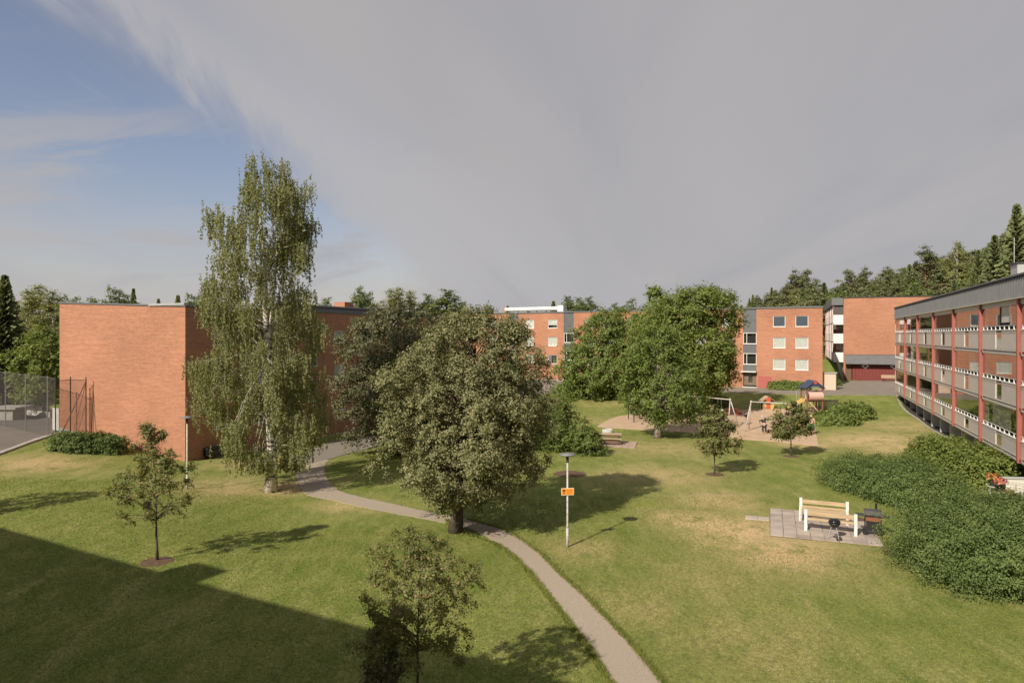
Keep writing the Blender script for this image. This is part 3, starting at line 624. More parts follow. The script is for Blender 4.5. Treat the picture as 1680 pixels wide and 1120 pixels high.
# brick wall behind the balconies with windows
ops = []; bd = 1.75
for k in range(NB):
    x0 = k*BAY
    for z in (7.25, 4.55, 1.85):
        ops += [(x0+.9, x0+2.3, z+.85, z+2.05, 'blind' if (k+int(z)) % 2 else 'curtain'), (x0+3.1, x0+4.0, z, z+2.1, 'dark'), (x0+5.0, x0+6.4, z+.85, z+2.05, 'half' if (k+int(z)) % 3 else 'blind')]
m = MB(); facade(m, (0, bd, 0), (1, 0, 0), BL, .9, zf0+.6, [o[:4] for o in ops], .13)
m.face([(0, 13, -.5), (0, bd, -.5), (0, bd, zf0+.6), (0, 13, zf0+1)], [(13, 0), (bd, 0), (bd, zf0), (13, zf0)]); m.face([(BL, bd, -.5), (BL, 13, -.5), (BL, 13, zf0+1), (BL, bd, zf0+.6)], [(0, 0), (11, 0), (11, 10), (0, 10)])
m.face([(BL, 13, -.5), (0, 13, -.5), (0, 13, zf0+1), (BL, 13, zf0+1)], [(BL, 0), (0, 0), (0, 10), (BL, 10)])
m.build('wall', BRICK, RBK)
for a, b, c, d, k in ops: window(RBK, (a, bd+.03, c), 0, b-a, d-c, k)
bx('basement_wall', CONCW, RBK, 0, BL, bd+.5, bd+.55, -1, .9)
for k in range(NB):
    for xx in (k*BAY+.1, k*BAY+BAY/2+.1): bx('basement_pier', CONCW, RBK, xx, xx+.25, .35, bd+.5, -1, 1.78)
# roof and ribbed fascia
m = MB(); V = [(-.1, -.15, zf1), (BL, -.15, zf1), (BL, 13, zf1+1.0), (-.1, 13, zf1+1.0)]; T2 = [(x, y, z+.08) for x, y, z in V]
m.face(T2); m.face(V[::-1])
for i in range(4): j = (i+1) % 4; m.face([V[i], V[j], T2[j], T2[i]])
m.build('roof', GREYM, RBK)
bx('fascia', GREYM, RBK, 0, BL, -.04, .0, zf0, zf1)
m = MB()
for k in range(int(BL/.27)): m.box(.03+k*.27, .085+k*.27, -.10, -.04, zf0, zf1-.01)
o = m.build('fascia_rib', GREYM, RBK); o['kind'] = 'stuff'
bx('fascia_end', GREYM, RBK, -.04, 0, 0, 13, zf0, zf1)
bx('eave_soffit', CREAM, RBK, -.9, BL, -.25, bd, zf0-.04, zf0-.005); bx('eave_beam', PANEL, RBK, .0, BL, -.02, .10, z_top, zf0-.05)
for k in range(NB+0):
    x0 = k*BAY
    for fl in range(3):
        bal = empty('balcony', (x0, 0, z_pbot[fl])); bal.parent = RBK
        zt = z_pan[fl]-z_pbot[fl]; zr = z_rail[fl]-z_pbot[fl]
        bx('floor_slab', CONCW, bal, -.05, BAY-.06, .05, bd-.01, -.15, -.01)
        if fl == 2: bx('underside_beam', CONCW, bal, -.05, BAY-.06, .02, .3, -.3, -.16)
        mid = BAY*.485; gp = 1.10
        bx('panel', PANEL, bal, .17, mid-gp/2-.05, -.03, .0, .06, zt); bx('panel', PANEL, bal, mid+gp/2, BAY-.17, -.03, .0, .06, zt)
        m = MB(); m.box(.15, BAY-.15, -.05, .03, -.02, .05); m.box(.15, BAY-.15, -.045, .02, zt-.13, zt-.10); m.box(mid-gp/2-.05, mid-gp/2, -.05, .02, .06, zt); m.box(.15, BAY-.15, -.06, .04, -.2, -.12)
        m.build('panel_frame', PANEL, bal)
        bx('narrow_pane', GLASSD, bal, mid-gp/2, mid+gp/2, -.012, -.006, .06, zt-.14)
        m = MB(); m.box(.15, BAY-.15, -.06, .04, zt, zt+.05); m.box(.15, BAY-.15, -.02, .03, zr-.025, zr); n = 9
        for j in range(n): xx = .3+j*(BAY-.6)/(n-1); m.box(xx-.028, xx+.028, -.02, .03, zt+.05, zr-.025)
        m.build('railing', WHITEP, bal)
        hgt = (z_top if fl == 0 else z_pbot[fl-1]-.2)-z_rail[fl]
        opened = (k == 5 and fl == 0)
        for j in range(4):
            if opened and j == 2: continue
            xa = .16+j*(BAY-.32)/4; bx('glass_pane', GLASSD, bal, xa+.01, xa+(BAY-.32)/4-.01, -.008, .0, zr+.02, zr+hgt-.02)
        m = MB(); m.box(.15, BAY-.15, -.03, .03, zr+hgt-.05, zr+hgt); m.build('glazing_track', PANEL, bal)
        q = (k*3+fl*5) % 7
        if q in (1, 3, 4): j = (k+fl) % 3; xa = .16+j*(BAY-.32)/4; dp = (.95, .55, .8)[(k+2*fl) % 3]*hgt; bx('roller_blind', (CURT, BLIND, PANEL)[(k+fl) % 3], bal, xa+.06, xa+(BAY-.32)/4*(2 if q == 4 else 1)-.06, .06, .075, zr+hgt-.05-dp, zr+hgt-.05)
        if q in (0, 4): bx('curtain', BLIND, bal, .25, .75, .10, .16, .1, zr+hgt-.1)
        if q in (2, 5):
            mm = MB(); mm.lathe([(.12, 0), (.16, .3), (.14, .3)], 10, (BAY*.8, .35, zt-.12)); pl_ = mm.build('balcony_planter', CREAM, bal)
            P = RNG.normal(0, .13, (140, 3))+[BAY*.8, .35, zt+.38]; link('balcony_plant', leaf_mesh('balcony_plant', P, P-[BAY*.8, .35, zt], .09, L_MID), pl_)
        bx('side_screen', GREYM if fl else CURT, bal, BAY-.02, BAY+.03, .1, bd-.02, 0, zr+hgt-.1)
for x in colx:
    o = bx('column', REDP, RBK, x-.105, x+.105, -.15, .08, z_pbot[2]-.25, zf0-.06, bevel=.01)
    for z in z_pbot: bx('bracket', REDP, o, x+.105, x+.42, -.08, -.01, z-.12, z-.02)
bx('end_post', CREAM, RBK, .0, .12, -.02, .1, z_pbot[2], z_top)
ch = bx('chimney', GALV, RBK, 26.0, 27.6, 4.0, 5.2, zf1+.2, zf1+2.0); bx('chimney_cap', DARKM, ch, 25.9, 27.7, 3.9, 5.3, zf1+2.0, zf1+2.1); bx('mast', GALV, ch, 25.95, 25.99, 4.2, 4.24, zf1+2.1, zf1+4.0)

# ---- the block the photograph was taken from (stands behind and above the viewer, shades the lawn)
HO = Vector((0, -1.2, 0)); HDIR = Vector((.8797, -.4755, 0)); A5 = math.atan2(HDIR.y, HDIR.x)
HB = empty('apartment_building', (HO.x, HO.y, 0), A5, 'brick apartment block whose roof and chimney shade the near lawn', 'building')
m = MB(); m.box(-60, 30, -12, -.6, -1, 9.3); m.build('wall', BRICK, HB)
bx('roof', ROOFT, HB, -60.2, 30.2, -12.1, 2.04, 9.36, 9.66)
bx('balcony_floor', CONCW, HB, -6, 8, -.58, .6, 6.1, 6.25)
bx('chimney', GALV, HB, -23.8, -22.35, .6, 1.85, 9.67, 10.65)

# ------------------------------------------------------------------ vegetation
def branch_pts(a, b, sag=.0, k=5, wob=.05):
    a = Vector(a); b = Vector(b); L_ = (b-a).length; out = []
    for i in range(k+1):
        f = i/k; p = a.lerp(b, f); p.z += sag*L_*math.sin(PI*f)
        if 0 < i < k: p += Vector((random.uniform(-1, 1), random.uniform(-1, 1), random.uniform(-1, 1)))*wob*L_
        out.append(p)
    return out
def rows_to_local(rows, D, base):
    R = sorted([((HY-py)/F*D+EYE-base.z, ((l+r)/2-CX)/F*D-base.x, (r-l)/2/F*D) for py, l, r in rows])
    z = np.array([a[0] for a in R]); c = np.array([a[1] for a in R]); r = np.array([a[2] for a in R]); return z, c, r
def crown_points(z, c, r, nclump, per, rc, depthk=.92, inner=.15, flat=.75):
    zz = np.linspace(z[0], z[-1], 200); rr = np.interp(zz, z, r); wgt = rr+.08*rr.max(); wgt /= wgt.sum()
    zc = RNG.choice(zz, nclump, p=wgt)+RNG.normal(0, .05, nclump); th = RNG.uniform(0, 2*PI, nclump); f = np.sqrt(RNG.uniform(inner, 1, nclump))
    R_ = np.interp(zc, z, r); C_ = np.interp(zc, z, c); R_ = R_*(1+.42*np.array([noise.noise(Vector((math.cos(t_)*1.3+z_*.1, math.sin(t_)*1.3, z_*2.2/max(z[-1]-z[0], .01)*3))) for t_, z_ in zip(th, zc)]))*.96; rcl = rc*RNG.uniform(.6, 1.35, nclump)
    Ri = np.maximum(R_-rcl*.42, .15*R_)
    cen = np.stack([C_+Ri*f*np.cos(th), Ri*depthk*f*np.sin(th), zc], 1)
    n = nclump*per; ci = np.repeat(np.arange(nclump), per)
    keep = RNG.random(n) < np.clip((rcl[ci]/rc)**2, .15, 1); ci = ci[keep]; n = len(ci)
    T = 16
    mid = np.stack([np.interp(zc, z, c), np.zeros(nclump), np.full(nclump, z.mean())], 1); ow = cen-mid; ow /= np.maximum(np.linalg.norm(ow, axis=1, keepdims=True), 1e-6)
    td = RNG.normal(size=(nclump, T, 3))+ow[:, None, :]*.75; td[..., 2] *= flat; td /= np.linalg.norm(td, axis=2, keepdims=True); tl = RNG.uniform(.55, 1.35, (nclump, T))
    ti = RNG.integers(0, T, n); d = td[ci, ti]; f_ = RNG.uniform(.04, 1, n)**.65; rad = rcl[ci]*tl[ci, ti]*f_
    P = cen[ci]+d*rad[:, None]+RNG.normal(size=(n, 3))*(rc*.13)
    P[:, 2] -= rc*.22*f_**2
    N = d*.7+ow[ci]*.35+np.array([0, 0, .55])+RNG.normal(size=(n, 3))*.55
    return P, N, cen
def tree(name, rows, D, base_px, base_py, lm, bark, label, cat='tree', group=None, nclump=260, per=120, rc=.55, leaf=.11, trunk_r=.18, depthk=.92, limbs=60, fork=.3, base=None, flat=.75, leafn=None, inner=.15, stems=1):
    base = base or G(base_px, base_py); D = D or base.y
    z, c, r = rows_to_local(rows, D, base)
    P, N, cen = crown_points(z, c, r, nclump, per, rc, depthk, inner, flat); P[:, 2] = np.maximum(P[:, 2], .1)
    t = empty(name, base, 0, label, cat, group)
    m = MB(); top = Vector((np.interp(z[-1]*.85, z, c), 0, z[-1]*.86)); zf = z[0]+fork*(z[-1]-z[0])
    tp = []; k = 9
    for st in range(stems):
        off = Vector((.5*trunk_r*3*(st-(stems-1)/2), 0.1*st, 0)); pts = []
        for i in range(k+1):
            f = i/k; q = Vector((0, 0, 0)).lerp(top, f)+off*(.3+1.5*f)+Vector((random.uniform(-1, 1), random.uniform(-1, 1), 0))*trunk_r*.35*(0 if i == 0 else 1); pts.append(q)
        m.tube(pts, [trunk_r*(1.35 if i == 0 else (1-.86*(i/k)**.9)) for i in range(k+1)], 9); tp.append(pts)
    idxs = RNG.choice(len(cen), min(limbs, len(cen)), replace=False)
    for i in idxs:
        e = Vector(cen[i]); pts = tp[i % stems]; zs = max(z[0]*.9+.1, e.z-random.uniform(.25, .6)*math.hypot(e.x, e.y)-.3); zs = min(zs, top.z*.93)
        f = max(0.08, min(.95, zs/top.z)); j = min(int(f*k), k-1); s_ = pts[j].lerp(pts[j+1], f*k-j)
        L_ = (e-s_).length; r0 = min(trunk_r*(1-.86*f**.9)*.62, .018*L_+.012); bp = branch_pts(s_, e, .05, 5, .035)
        m.tube(bp, [r0*(1-.8*q/5) for q in range(6)], 5, False)
        for _ in range(2):
            b0 = bp[random.randint(2, 4)]; b1 = b0+Vector((random.uniform(-1, 1), random.uniform(-1, 1), random.uniform(-.2, 1)))*rc*1.1
            m.tube([b0, (b0+b1)/2+Vector((0, 0, .03)), b1], [r0*.45, r0*.3, r0*.12], 4, False)
    m.build('trunk', bark, t, True)
    link('crown', leaf_mesh('crown', P, N, leaf, lm), t)
    return t

# silver-olive tree in the middle
tree('broadleaf_tree', [(516, 748, 812), (525, 722, 852), (545, 695, 878), (575, 655, 900), (610, 630, 908), (650, 616, 910), (690, 612, 910), (720, 618, 905), (750, 612, 895), (775, 628, 882), (793, 650, 866), (808, 680, 840), (816, 715, 800)], None, 747, 872, L_OLIVE, BARK,
     'large grey green tree in the middle beside the path, seen whole', flat=.85, nclump=640, per=300, rc=.50, leaf=.095, trunk_r=.25, limbs=130)
tree('broadleaf_tree', [(505, 640, 665), (512, 610, 700), (535, 570, 735), (570, 560, 750), (610, 553, 760), (650, 550, 760), (690, 560, 750), (718, 585, 735)], 46.0, 655, 745, L_DARK, BARK,
     'dark grey green tree behind, between the birch and the middle tree', nclump=430, per=150, rc=.75, leaf=.16, trunk_r=.24, limbs=70)
tree('shrub_tree', [(652, 900, 925), (665, 880, 945), (690, 862, 957), (715, 860, 957), (732, 868, 945)], None, 912, 738, L_MID, BARK,
     'rounded green shrub tree showing right behind the middle tree', nclump=130, per=150, rc=.55, leaf=.13, trunk_r=.10, limbs=40, stems=3)
tree('shrub', [(700, 955, 972), (710, 943, 985), (728, 937, 994), (744, 945, 990)], None, 966, 746, L_MID, BARK, 'low green bush left of the timber picnic table', 'bush', nclump=70, per=150, rc=.38, leaf=.12, trunk_r=.05, limbs=25, stems=3)
tree('broadleaf_tree', [(513, 985, 1020), (525, 955, 1040), (550, 932, 1045), (580, 915, 1050), (605, 908, 1050), (630, 908, 1035), (650, 925, 1010)], 84, 978, 653, L_MID, BARK,
     'dark green tree with forked trunk shading the far lawn edge', nclump=300, per=150, rc=1.0, leaf=.25, trunk_r=.26, limbs=60, stems=2)
tree('broadleaf_tree', [(476, 1115, 1180), (484, 1080, 1200), (500, 1055, 1208), (530, 1038, 1216), (580, 1032, 1220), (610, 1055, 1214), (635, 1085, 1196), (652, 1105, 1165)], None, 1128, 683, L_BRIGHT, BARK,
     'tallest bright green tree beside the playground', nclump=420, per=150, rc=.95, leaf=.24, trunk_r=.28, limbs=60)
tree('broadleaf_tree', [(478, 1060, 1072), (490, 1045, 1085), (520, 1030, 1095), (560, 1022, 1100), (620, 1025, 1100)], 76, 1062, 668, L_MID, BARK,
     'slender green tree with pointed top behind the playground tree', nclump=120, per=120, rc=.9, leaf=.27, trunk_r=.2, limbs=30)
tree('broadleaf_tree', [(537, 1060, 1095), (555, 1035, 1120), (585, 1015, 1140), (615, 1003, 1152), (640, 1005, 1158), (660, 1020, 1160), (680, 1040, 1150), (694, 1060, 1110)], None, 1079, 718, L_MID, PALEB,
     'spreading green tree with pale peeling trunk in front of the sand', nclump=250, per=130, rc=.72, leaf=.18, trunk_r=.26, limbs=70)
def sapling(px, py, rows, label, seed, leaf=.11, ncl=90, per=70, rc=.26, tr=.045, base=None, D=None, mat_=L_APPLE):
    t = tree('young_tree', rows, D, px, py, mat_, BARK, label, 'tree', 'young fruit trees planted in the lawn', nclump=ncl, per=per, rc=rc, leaf=leaf, trunk_r=tr, limbs=55, fork=.1, base=base, inner=.05)
    disc('soil_bed', t.location, .62, SOIL, 'bare soil ring round a young tree'); return t
sapling(258, 920, [(697, 238, 248), (715, 218, 270), (740, 225, 296), (765, 212, 308), (785, 178, 330), (805, 178, 336), (825, 192, 322), (840, 196, 300), (850, 206, 240)], 'young tree left of the lamp before the brick gable', 1, .085, 85, 120, .27)
sapling(1172, 778, [(668, 1168, 1180), (680, 1150, 1195), (700, 1142, 1210), (720, 1140, 1214), (735, 1145, 1212), (742, 1155, 1205)], 'small round young tree left of the swing posts', 2, .14, 90, 80, .32)
sapling(1298, 748, [(658, 1292, 1304), (668, 1275, 1322), (685, 1262, 1334), (700, 1260, 1335), (715, 1270, 1325)], 'small young tree before the right swing frame', 3, .15, 90, 80, .34)
b_ = Vector((-2.0, 14.2, 0)); b_.z = gz(b_.x, b_.y)
sapling(684, 1190, [(868, 640, 700), (890, 610, 750), (920, 600, 780), (955, 590, 795), (985, 578, 790), (1010, 572, 790), (1040, 590, 808), (1062, 590, 806)], 'nearest young tree at the bottom edge, thin trunk below sparse leaves', 4, .055, 210, 120, .19, .04, b_, 14.2)
b_ = Vector((-23.6, 27.2, gz(-23.6, 27.2)))
t5 = tree('young_tree', [(700, -90, -60), (730, -150, -40), (780, -180, -50), (830, -160, -60)], 27.2, 0, 0, L_APPLE, BARK, 'young tree just beyond the left edge, its shadow on the grass', 'tree', 'young fruit trees planted in the lawn', nclump=110, per=70, rc=.32, leaf=.12, trunk_r=.05, base=b_)
b_ = G(640, 1090); b_.z = gz(b_.x, b_.y)
tree('shrub', [(1020, 615, 645), (1040, 598, 655), (1070, 592, 662), (1110, 590, 665), (1150, 600, 655)], 14.6, 628, 1150, L_DARK, BARK, 'dark leafy bush under the nearest young tree', 'bush', nclump=60, per=120, rc=.2, leaf=.07, trunk_r=.03, limbs=20, stems=2, base=Vector((-2.75, 14.6, gz(-2.75, 14.6))))
disc('soil_bed', G(935, 777), 1.1, SOIL, 'bare soil patch where a bush stood')

# weeping birch
def birch():
    base = G(445, 806); D = base.y
    t = empty('birch_tree', base, 0, 'tall weeping birch with white trunk beside the path', 'tree')
    rows = [(262, 425, 450), (280, 405, 472), (300, 392, 492), (330, 368, 508), (360, 352, 520), (400, 352, 506), (440, 336, 512), (480, 340, 512), (520, 330, 522), (560, 325, 527), (600, 318, 530), (650, 328, 534), (700, 345, 535), (730, 355, 532), (755, 372, 520), (785, 425, 475)]
    z, c, r = rows_to_local(rows, D, base)
    m = MB(); k = 14; H = z[-1]; stems = []
    for sx, zz in ((-.55, .965), (.55, .92), (1.5, .86), (-1.9, .80), (.9, .72)):
        pts = []; z0 = 0 if not stems else H*random.uniform(.24, .42)
        for i in range(k+1):
            f = i/k; q = z0+(H*zz-z0)*f; x = sx*(max(0, q-.22*H)/(H*.78))**1.1+.05*math.sin(q*1.3+sx)
            if stems: x = stems[0][min(k, int(round(k*z0/(H*.985))))].x*(1-f)+x*f
            pts.append(Vector((x, .35*math.sin(sx*5)*f*2, q)))
        r0 = .26 if not stems else .09
        m.tube(pts, [r0*(1.45 if (i == 0 and not stems) else (1-.9*(i/k))) for i in range(k+1)], 9); stems.append(pts)
    P = []; N = []
    ns = 5000
    zz = np.linspace(z[0]+.6, z[-1], 300); wgt = np.interp(zz, z, r)+.12; wgt = np.where(zz > H*.55, wgt+.5, wgt*1.05); wgt /= wgt.sum()
    # strands hang in bunches from the ends of limbs
    nb = 250; bz = RNG.choice(zz, nb, p=wgt); bth = RNG.uniform(0, 2*PI, nb); bf = np.sqrt(RNG.uniform(.12, 1, nb))
    for b in range(nb):
        R_ = np.interp(bz[b]-.5, z, r)*1.0; C_ = np.interp(bz[b]-.3, z, c)
        cen = Vector((C_+R_*bf[b]*math.cos(bth[b]), R_*.9*bf[b]*math.sin(bth[b]), bz[b]))
        st = random.choice(stems[:3] if cen.z > H*.5 else stems[:1]+stems[3:]); zs = max(1.9, min(cen.z-.55*bf[b]*R_, H*.9))
        s_ = min(st, key=lambda q: abs(q.z-zs))
        if (cen-s_).length < 5: m.tube(branch_pts(s_, cen, .10, 6, .03), [.020*(1-.14*i)*(.4+.25*(cen-s_).length) for i in range(7)], 5, False)
        for _ in range(ns//nb+random.randint(-3, 3)):
            o = cen+Vector((random.gauss(0, .26), random.gauss(0, .26), random.gauss(0, .20)))
            ln = random.uniform(.5, 1.5)*(1.0 if cen.z > 3 else .7); nl = int(ln*26)
            dx, dy = random.gauss(0, .07), random.gauss(0, .07)
            f = RNG.random(nl)**.9
            q = np.stack([o.x+dx*f+RNG.normal(0, .032, nl), o.y+dy*f+RNG.normal(0, .032, nl), o.z-ln*f], 1)
            P.append(q[q[:, 2] > 1.0])
            if _ % 3 == 0: m.tube([o, o+Vector((dx, dy, -ln))], [.008, .003], 3, False)
    P = np.concatenate(P); N = RNG.normal(size=P.shape)*[1, 1, .35]
    m.build('trunk', BIRCHB, t, True); link('crown', leaf_mesh('crown', P, N, .105, L_BIRCH, .6), t)
birch()

def hedge(name, spine, rad, h, n, leaf, lm, label, cat='bush', group=None, lump=.30, nlimb=40):
    """spine: list of (x,y,radius scale,height scale)"""
    sp = np.array([(a[0], a[1], a[2] if len(a) > 2 else 1, a[3] if len(a) > 3 else 1) for a in spine], float)
    seg = np.hypot(np.diff(sp[:, 0]), np.diff(sp[:, 1])) if len(sp) > 1 else np.array([0.])
    cum = np.concatenate([[0], np.cumsum(seg)]); Lh = cum[-1]
    x0, y0 = sp[:, 0].mean(), sp[:, 1].mean(); base = Vector((x0, y0, gz(x0, y0)))
    t = empty(name, base, 0, label, cat, group)
    s = RNG.uniform(-rad*.0, max(Lh, 1e-6), n); ux = np.interp(s, cum, sp[:, 0]) if len(sp) > 1 else np.full(n, sp[0, 0]); uy = np.interp(s, cum, sp[:, 1]) if len(sp) > 1 else np.full(n, sp[0, 1])
    rs = (np.interp(s, cum, sp[:, 2]) if len(sp) > 1 else np.full(n, sp[0, 2]))*rad; hs = (np.interp(s, cum, sp[:, 3]) if len(sp) > 1 else np.full(n, sp[0, 3]))*h
    d = RNG.normal(size=(n, 3)); d[:, 2] = np.abs(d[:, 2])*1.1-.12; d /= np.linalg.norm(d, axis=1, keepdims=True)
    q = np.stack([ux/1.0+d[:, 0]*rs, uy+d[:, 1]*rs, d[:, 2]*hs], 1)
    ns_ = np.array([.8*noise.noise(Vector((a*1.1, b*1.1, c_*1.3)))+.8*noise.noise(Vector((a*2.9, b*2.9, c_*3.4)))+.5*noise.noise(Vector((a*6.5, b*6.5, c_*7.5))) for a, b, c_ in q])
    layer = 1-np.abs(RNG.normal(0, .10, n))-(RNG.random(n) < .25)*RNG.uniform(0, .35, n); k = layer*(1+lump*ns_)
    e = np.sign(d)*np.abs(d)**.75                          # boxier dome
    px_, py_ = ux+e[:, 0]*rs*k, uy+e[:, 1]*rs*k; pz = np.maximum(e[:, 2], -.05)*hs*k+.05
    sh = RNG.random(n) < .035; pz = pz+sh*RNG.uniform(0, .22, n)*np.maximum(d[:, 2], 0)
    P = np.stack([px_-x0, py_-y0, pz+gz_arr(px_, py_)-base.z], 1)
    N = d*.9+np.array([0, 0, .5])+RNG.normal(size=(n, 3))*.55
    m = MB()
    for _ in range(nlimb):
        i = RNG.integers(n); a = Vector((ux[i]-x0+random.uniform(-.3, .3), uy[i]-y0+random.uniform(-.3, .3), gz(ux[i], uy[i])-base.z-.05)); m.tube(branch_pts(a, P[i], .05, 4, .04), [.02, .016, .012, .008, .004], 4, False)
    m.build('stems', BARK, t); link('foliage', leaf_mesh('foliage', P, N, leaf, lm, .7), t); return t
def gp(px, py): g = G(px, py); return (g.x, g.y)
hedge('hedge', [gp(108, 738), gp(150, 740), gp(190, 741)], 1.0, 1.05, 16000, .12, L_SHRUB, 'clipped green hedge at the foot of the brick gable', 'hedge')
hedge('shrub', [(18.0, 36.2, .8, .95), (19.1, 34.0, 1, 1.05), (19.3, 31.9, .95, .95)], 2.2, 1.6, 85000, .072, L_SHRUB, 'broad dark green shrub mass right behind the paved barbecue corner')
hedge('shrub', [(15.6, 22.7, 1, 1.0), (18.0, 22.4, 1.0, 1.05)], 2.95, 2.3, 170000, .062, L_SHRUB, 'nearest huge dark green shrub mass at the lower right edge')
hedge('shrub', [(19.9, 27.9, 1, .85), (22.0, 27.4, .9, .85)], 2.0, 1.3, 44000, .08, L_MIDS, 'mid green shrub between the larger masses, below the flower pots')
hedge('shrub', [(25.2, 41.0, .9, .9), (24.6, 37.6, 1, 1), (24.6, 35.0, .9, .9)], 1.7, 1.75, 40000, .14, L_BRIGHT, 'bright green leafy shrubs close under the right balconies')
for (a, b, c) in (((1362, 702), .62, 'leftmost'), ((1391, 701), .92, 'middle'), ((1412, 692), 1.02, 'rightmost')):
    x, y = gp(*a); hedge('shrub', [(x-.4, y+2), (x+.4, y+1.6)], 1.5*b, 1.45*b, 9000, .19, L_MID, c+' of the three round bushes right of the playground', 'bush', 'round bushes beside the playground')
x, y = gp(1268, 639); x1, y1 = gp(1318, 640); hedge('hedge', [(x, y), (x1, y1)], .8, 1.0, 7000, .2, L_MID, 'low green hedge under the windows of the far block', 'hedge')
x, y = gp(1376, 634); hedge('shrub', [(x, y+1), (x+1, y+4)], .8, .8, 3000, .22, L_SHRUB, 'small dark bush behind the beige kiosk')
x, y = gp(1185, 668); hedge('shrub', [(x-1.5, y), (x, y)], 1.0, 1.1, 5000, .18, L_APPLE, 'brownish bush behind the left swing frame')
x, y = gp(920, 648); hedge('shrub', [(x, y), (x+2.5, y)], 1.2, 1.5, 5000, .24, L_MID, 'low green bush at the far end of the lawn, left of the forked tree')

# ---- far trees: prototypes, then copies
def spruce_proto(seed):
    rng = np.random.default_rng(seed); P = []; D_ = []; A = []
    V = []; Fc = []
    lev = 60
    for i in range(lev):
        f = i/(lev-1); z = .10+.88*f; R_ = .20*(1-f)**1.1+.006; nb = int(12-6*f)
        ph = rng.uniform(0, 6.28)
        for j in range(nb):
            th = ph+2*PI*j/nb+rng.normal(0, .2); L_ = R_*rng.uniform(.65, 1.15)
            for s in range(11):
                if rng.random() < .12: continue
                q = (s+.3)/11; w_ = .0145*(1-.35*q)*(.6+.8*(1-f))*rng.uniform(.6, 1.3); zz = z-.30*L_*q+.25*L_*q*q+rng.normal(0, .004)
                c = np.array([math.cos(th)*L_*q, math.sin(th)*L_*q, zz]); u = np.array([math.cos(th), math.sin(th), -.35]); v = np.array([-math.sin(th), math.cos(th), rng.normal(0, .3)])
                for sd in (-1, 1):
                    tip = c+u*.013+v*sd*w_+np.array([0, 0, -.009]); k = len(V)
                    V += [c-u*.008, c+u*.010+np.array([0, 0, .003]), tip, c-u*.006+v*sd*w_*.7+np.array([0, 0, -.011])]; Fc.append((k, k+1, k+2, k+3))
    return np.array(V), np.array(Fc)
def make_proto(name, V, Fc, lm, bark, trunk_r=.012, h=1, label='', cat='tree'):
    t = empty(name); m = MB(); m.tube([(0, 0, -.05), (0, 0, .5), (0, 0, .97)], [trunk_r*1.2, trunk_r*.7, trunk_r*.12], 6); m.build('trunk', bark, t); link('crown', make_mesh('crown', V, Fc, lm), t); return t
def blob_proto(name, seed, rows, ncl, per, rc, leaf, lm, bark, tr=.015, lean=0, limbs=26):
    global RNG
    RNG = np.random.default_rng(seed); random.seed(seed)
    z = np.array([a[0] for a in rows]); r = np.array([a[1] for a in rows]); c = z*lean
    P, N, cen = crown_points(z, c, r, ncl, per, rc, 1, .1, .6)
    t = empty(name); m = MB(); top = rows[-1][0]*.92; m.tube([(0, 0, -.05), (lean*.4, .005, top*.5), (lean*.9, 0, top)], [tr*1.2, tr*.8, tr*.2], 6)
    for i in RNG.choice(len(cen), min(limbs, len(cen)), replace=False):
        e = Vector(cen[i]); zs = min(max(.2, e.z-.12), top); m.tube([(lean*zs, 0, zs), ((e.x+lean*zs)/2, e.y/2, (e.z+zs)/2+.01), e], [tr*.35, tr*.25, tr*.08], 4, False)
    m.build('trunk', bark, t); link('crown', leaf_mesh('crown', P, N, leaf, lm), t); return t
protos = {}
protos['spruce'] = [make_proto('spruce_tree', *spruce_proto(s), L_SPRUCE, BARK) for s in (1, 2)]
protos['pine'] = [blob_proto('pine_tree', 11, [(.42, .06), (.55, .15), (.72, .20), (.88, .17), (.99, .07)], 90, 110, .062, .019, L_PINE, BARKP, .014, .02), blob_proto('pine_tree', 12, [(.35, .07), (.5, .13), (.7, .17), (.9, .13), (1, .04)], 90, 110, .058, .019, L_PINE, BARKP, .014, -.03)]
protos['broad'] = [blob_proto('broadleaf_tree', 21, [(.15, .12), (.3, .22), (.55, .26), (.8, .2), (.98, .07)], 120, 110, .062, .019, L_FAR, BARK), blob_proto('broadleaf_tree', 22, [(.2, .1), (.35, .18), (.6, .2), (.85, .15), (1, .04)], 110, 110, .056, .019, L_FAR, BARK)]
protos['birch'] = [blob_proto('birch_tree', 31, [(.25, .06), (.4, .14), (.6, .17), (.85, .11), (1, .03)], 110, 90, .05, .015, L_BIRCH, BIRCHB)]
RNG = np.random.default_rng(99); random.seed(99)
first = {k: [True]*len(v) for k, v in protos.items()}
TEXT = {'spruce': 'spruce', 'pine': 'pine', 'broad': 'broadleaf tree', 'birch': 'birch'}
def put(kind, px, d, ztop, label, group, hmin=8, ground=None, wid=1.0):
    x, y = ray(px, d); g = gz(x, y) if ground is None else ground; h = max(ztop-g, hmin); i = random.randrange(len(protos[kind])); p = protos[kind][i]
    loc = (x, y, ztop-h); sc = (h*wid, h*wid, h); rz = random.uniform(0, 6.28)
    if first[kind][i]: first[kind][i] = False; o = p; o.location = loc; o.rotation_euler = (0, 0, rz); o.scale = sc
    else: o = copy_tree(p, loc, rz, None, sc)
    tag(o, label, 'tree', group); return o
SX = [1185, 1200, 1225, 1250, 1280, 1310, 1335, 1352, 1370, 1400, 1440, 1480, 1500, 1530, 1560, 1600, 1620, 1640, 1660, 1700]
SY = [505, 497, 487, 480, 468, 452, 455, 470, 462, 453, 447, 432, 436, 420, 412, 408, 402, 392, 375, 340]
sil = lambda px: float(np.interp(px, SX, SY))
GH = 'trees of the wooded hillside behind the blocks'
def ht(py, d): return EYE+(HY-py)/F*d
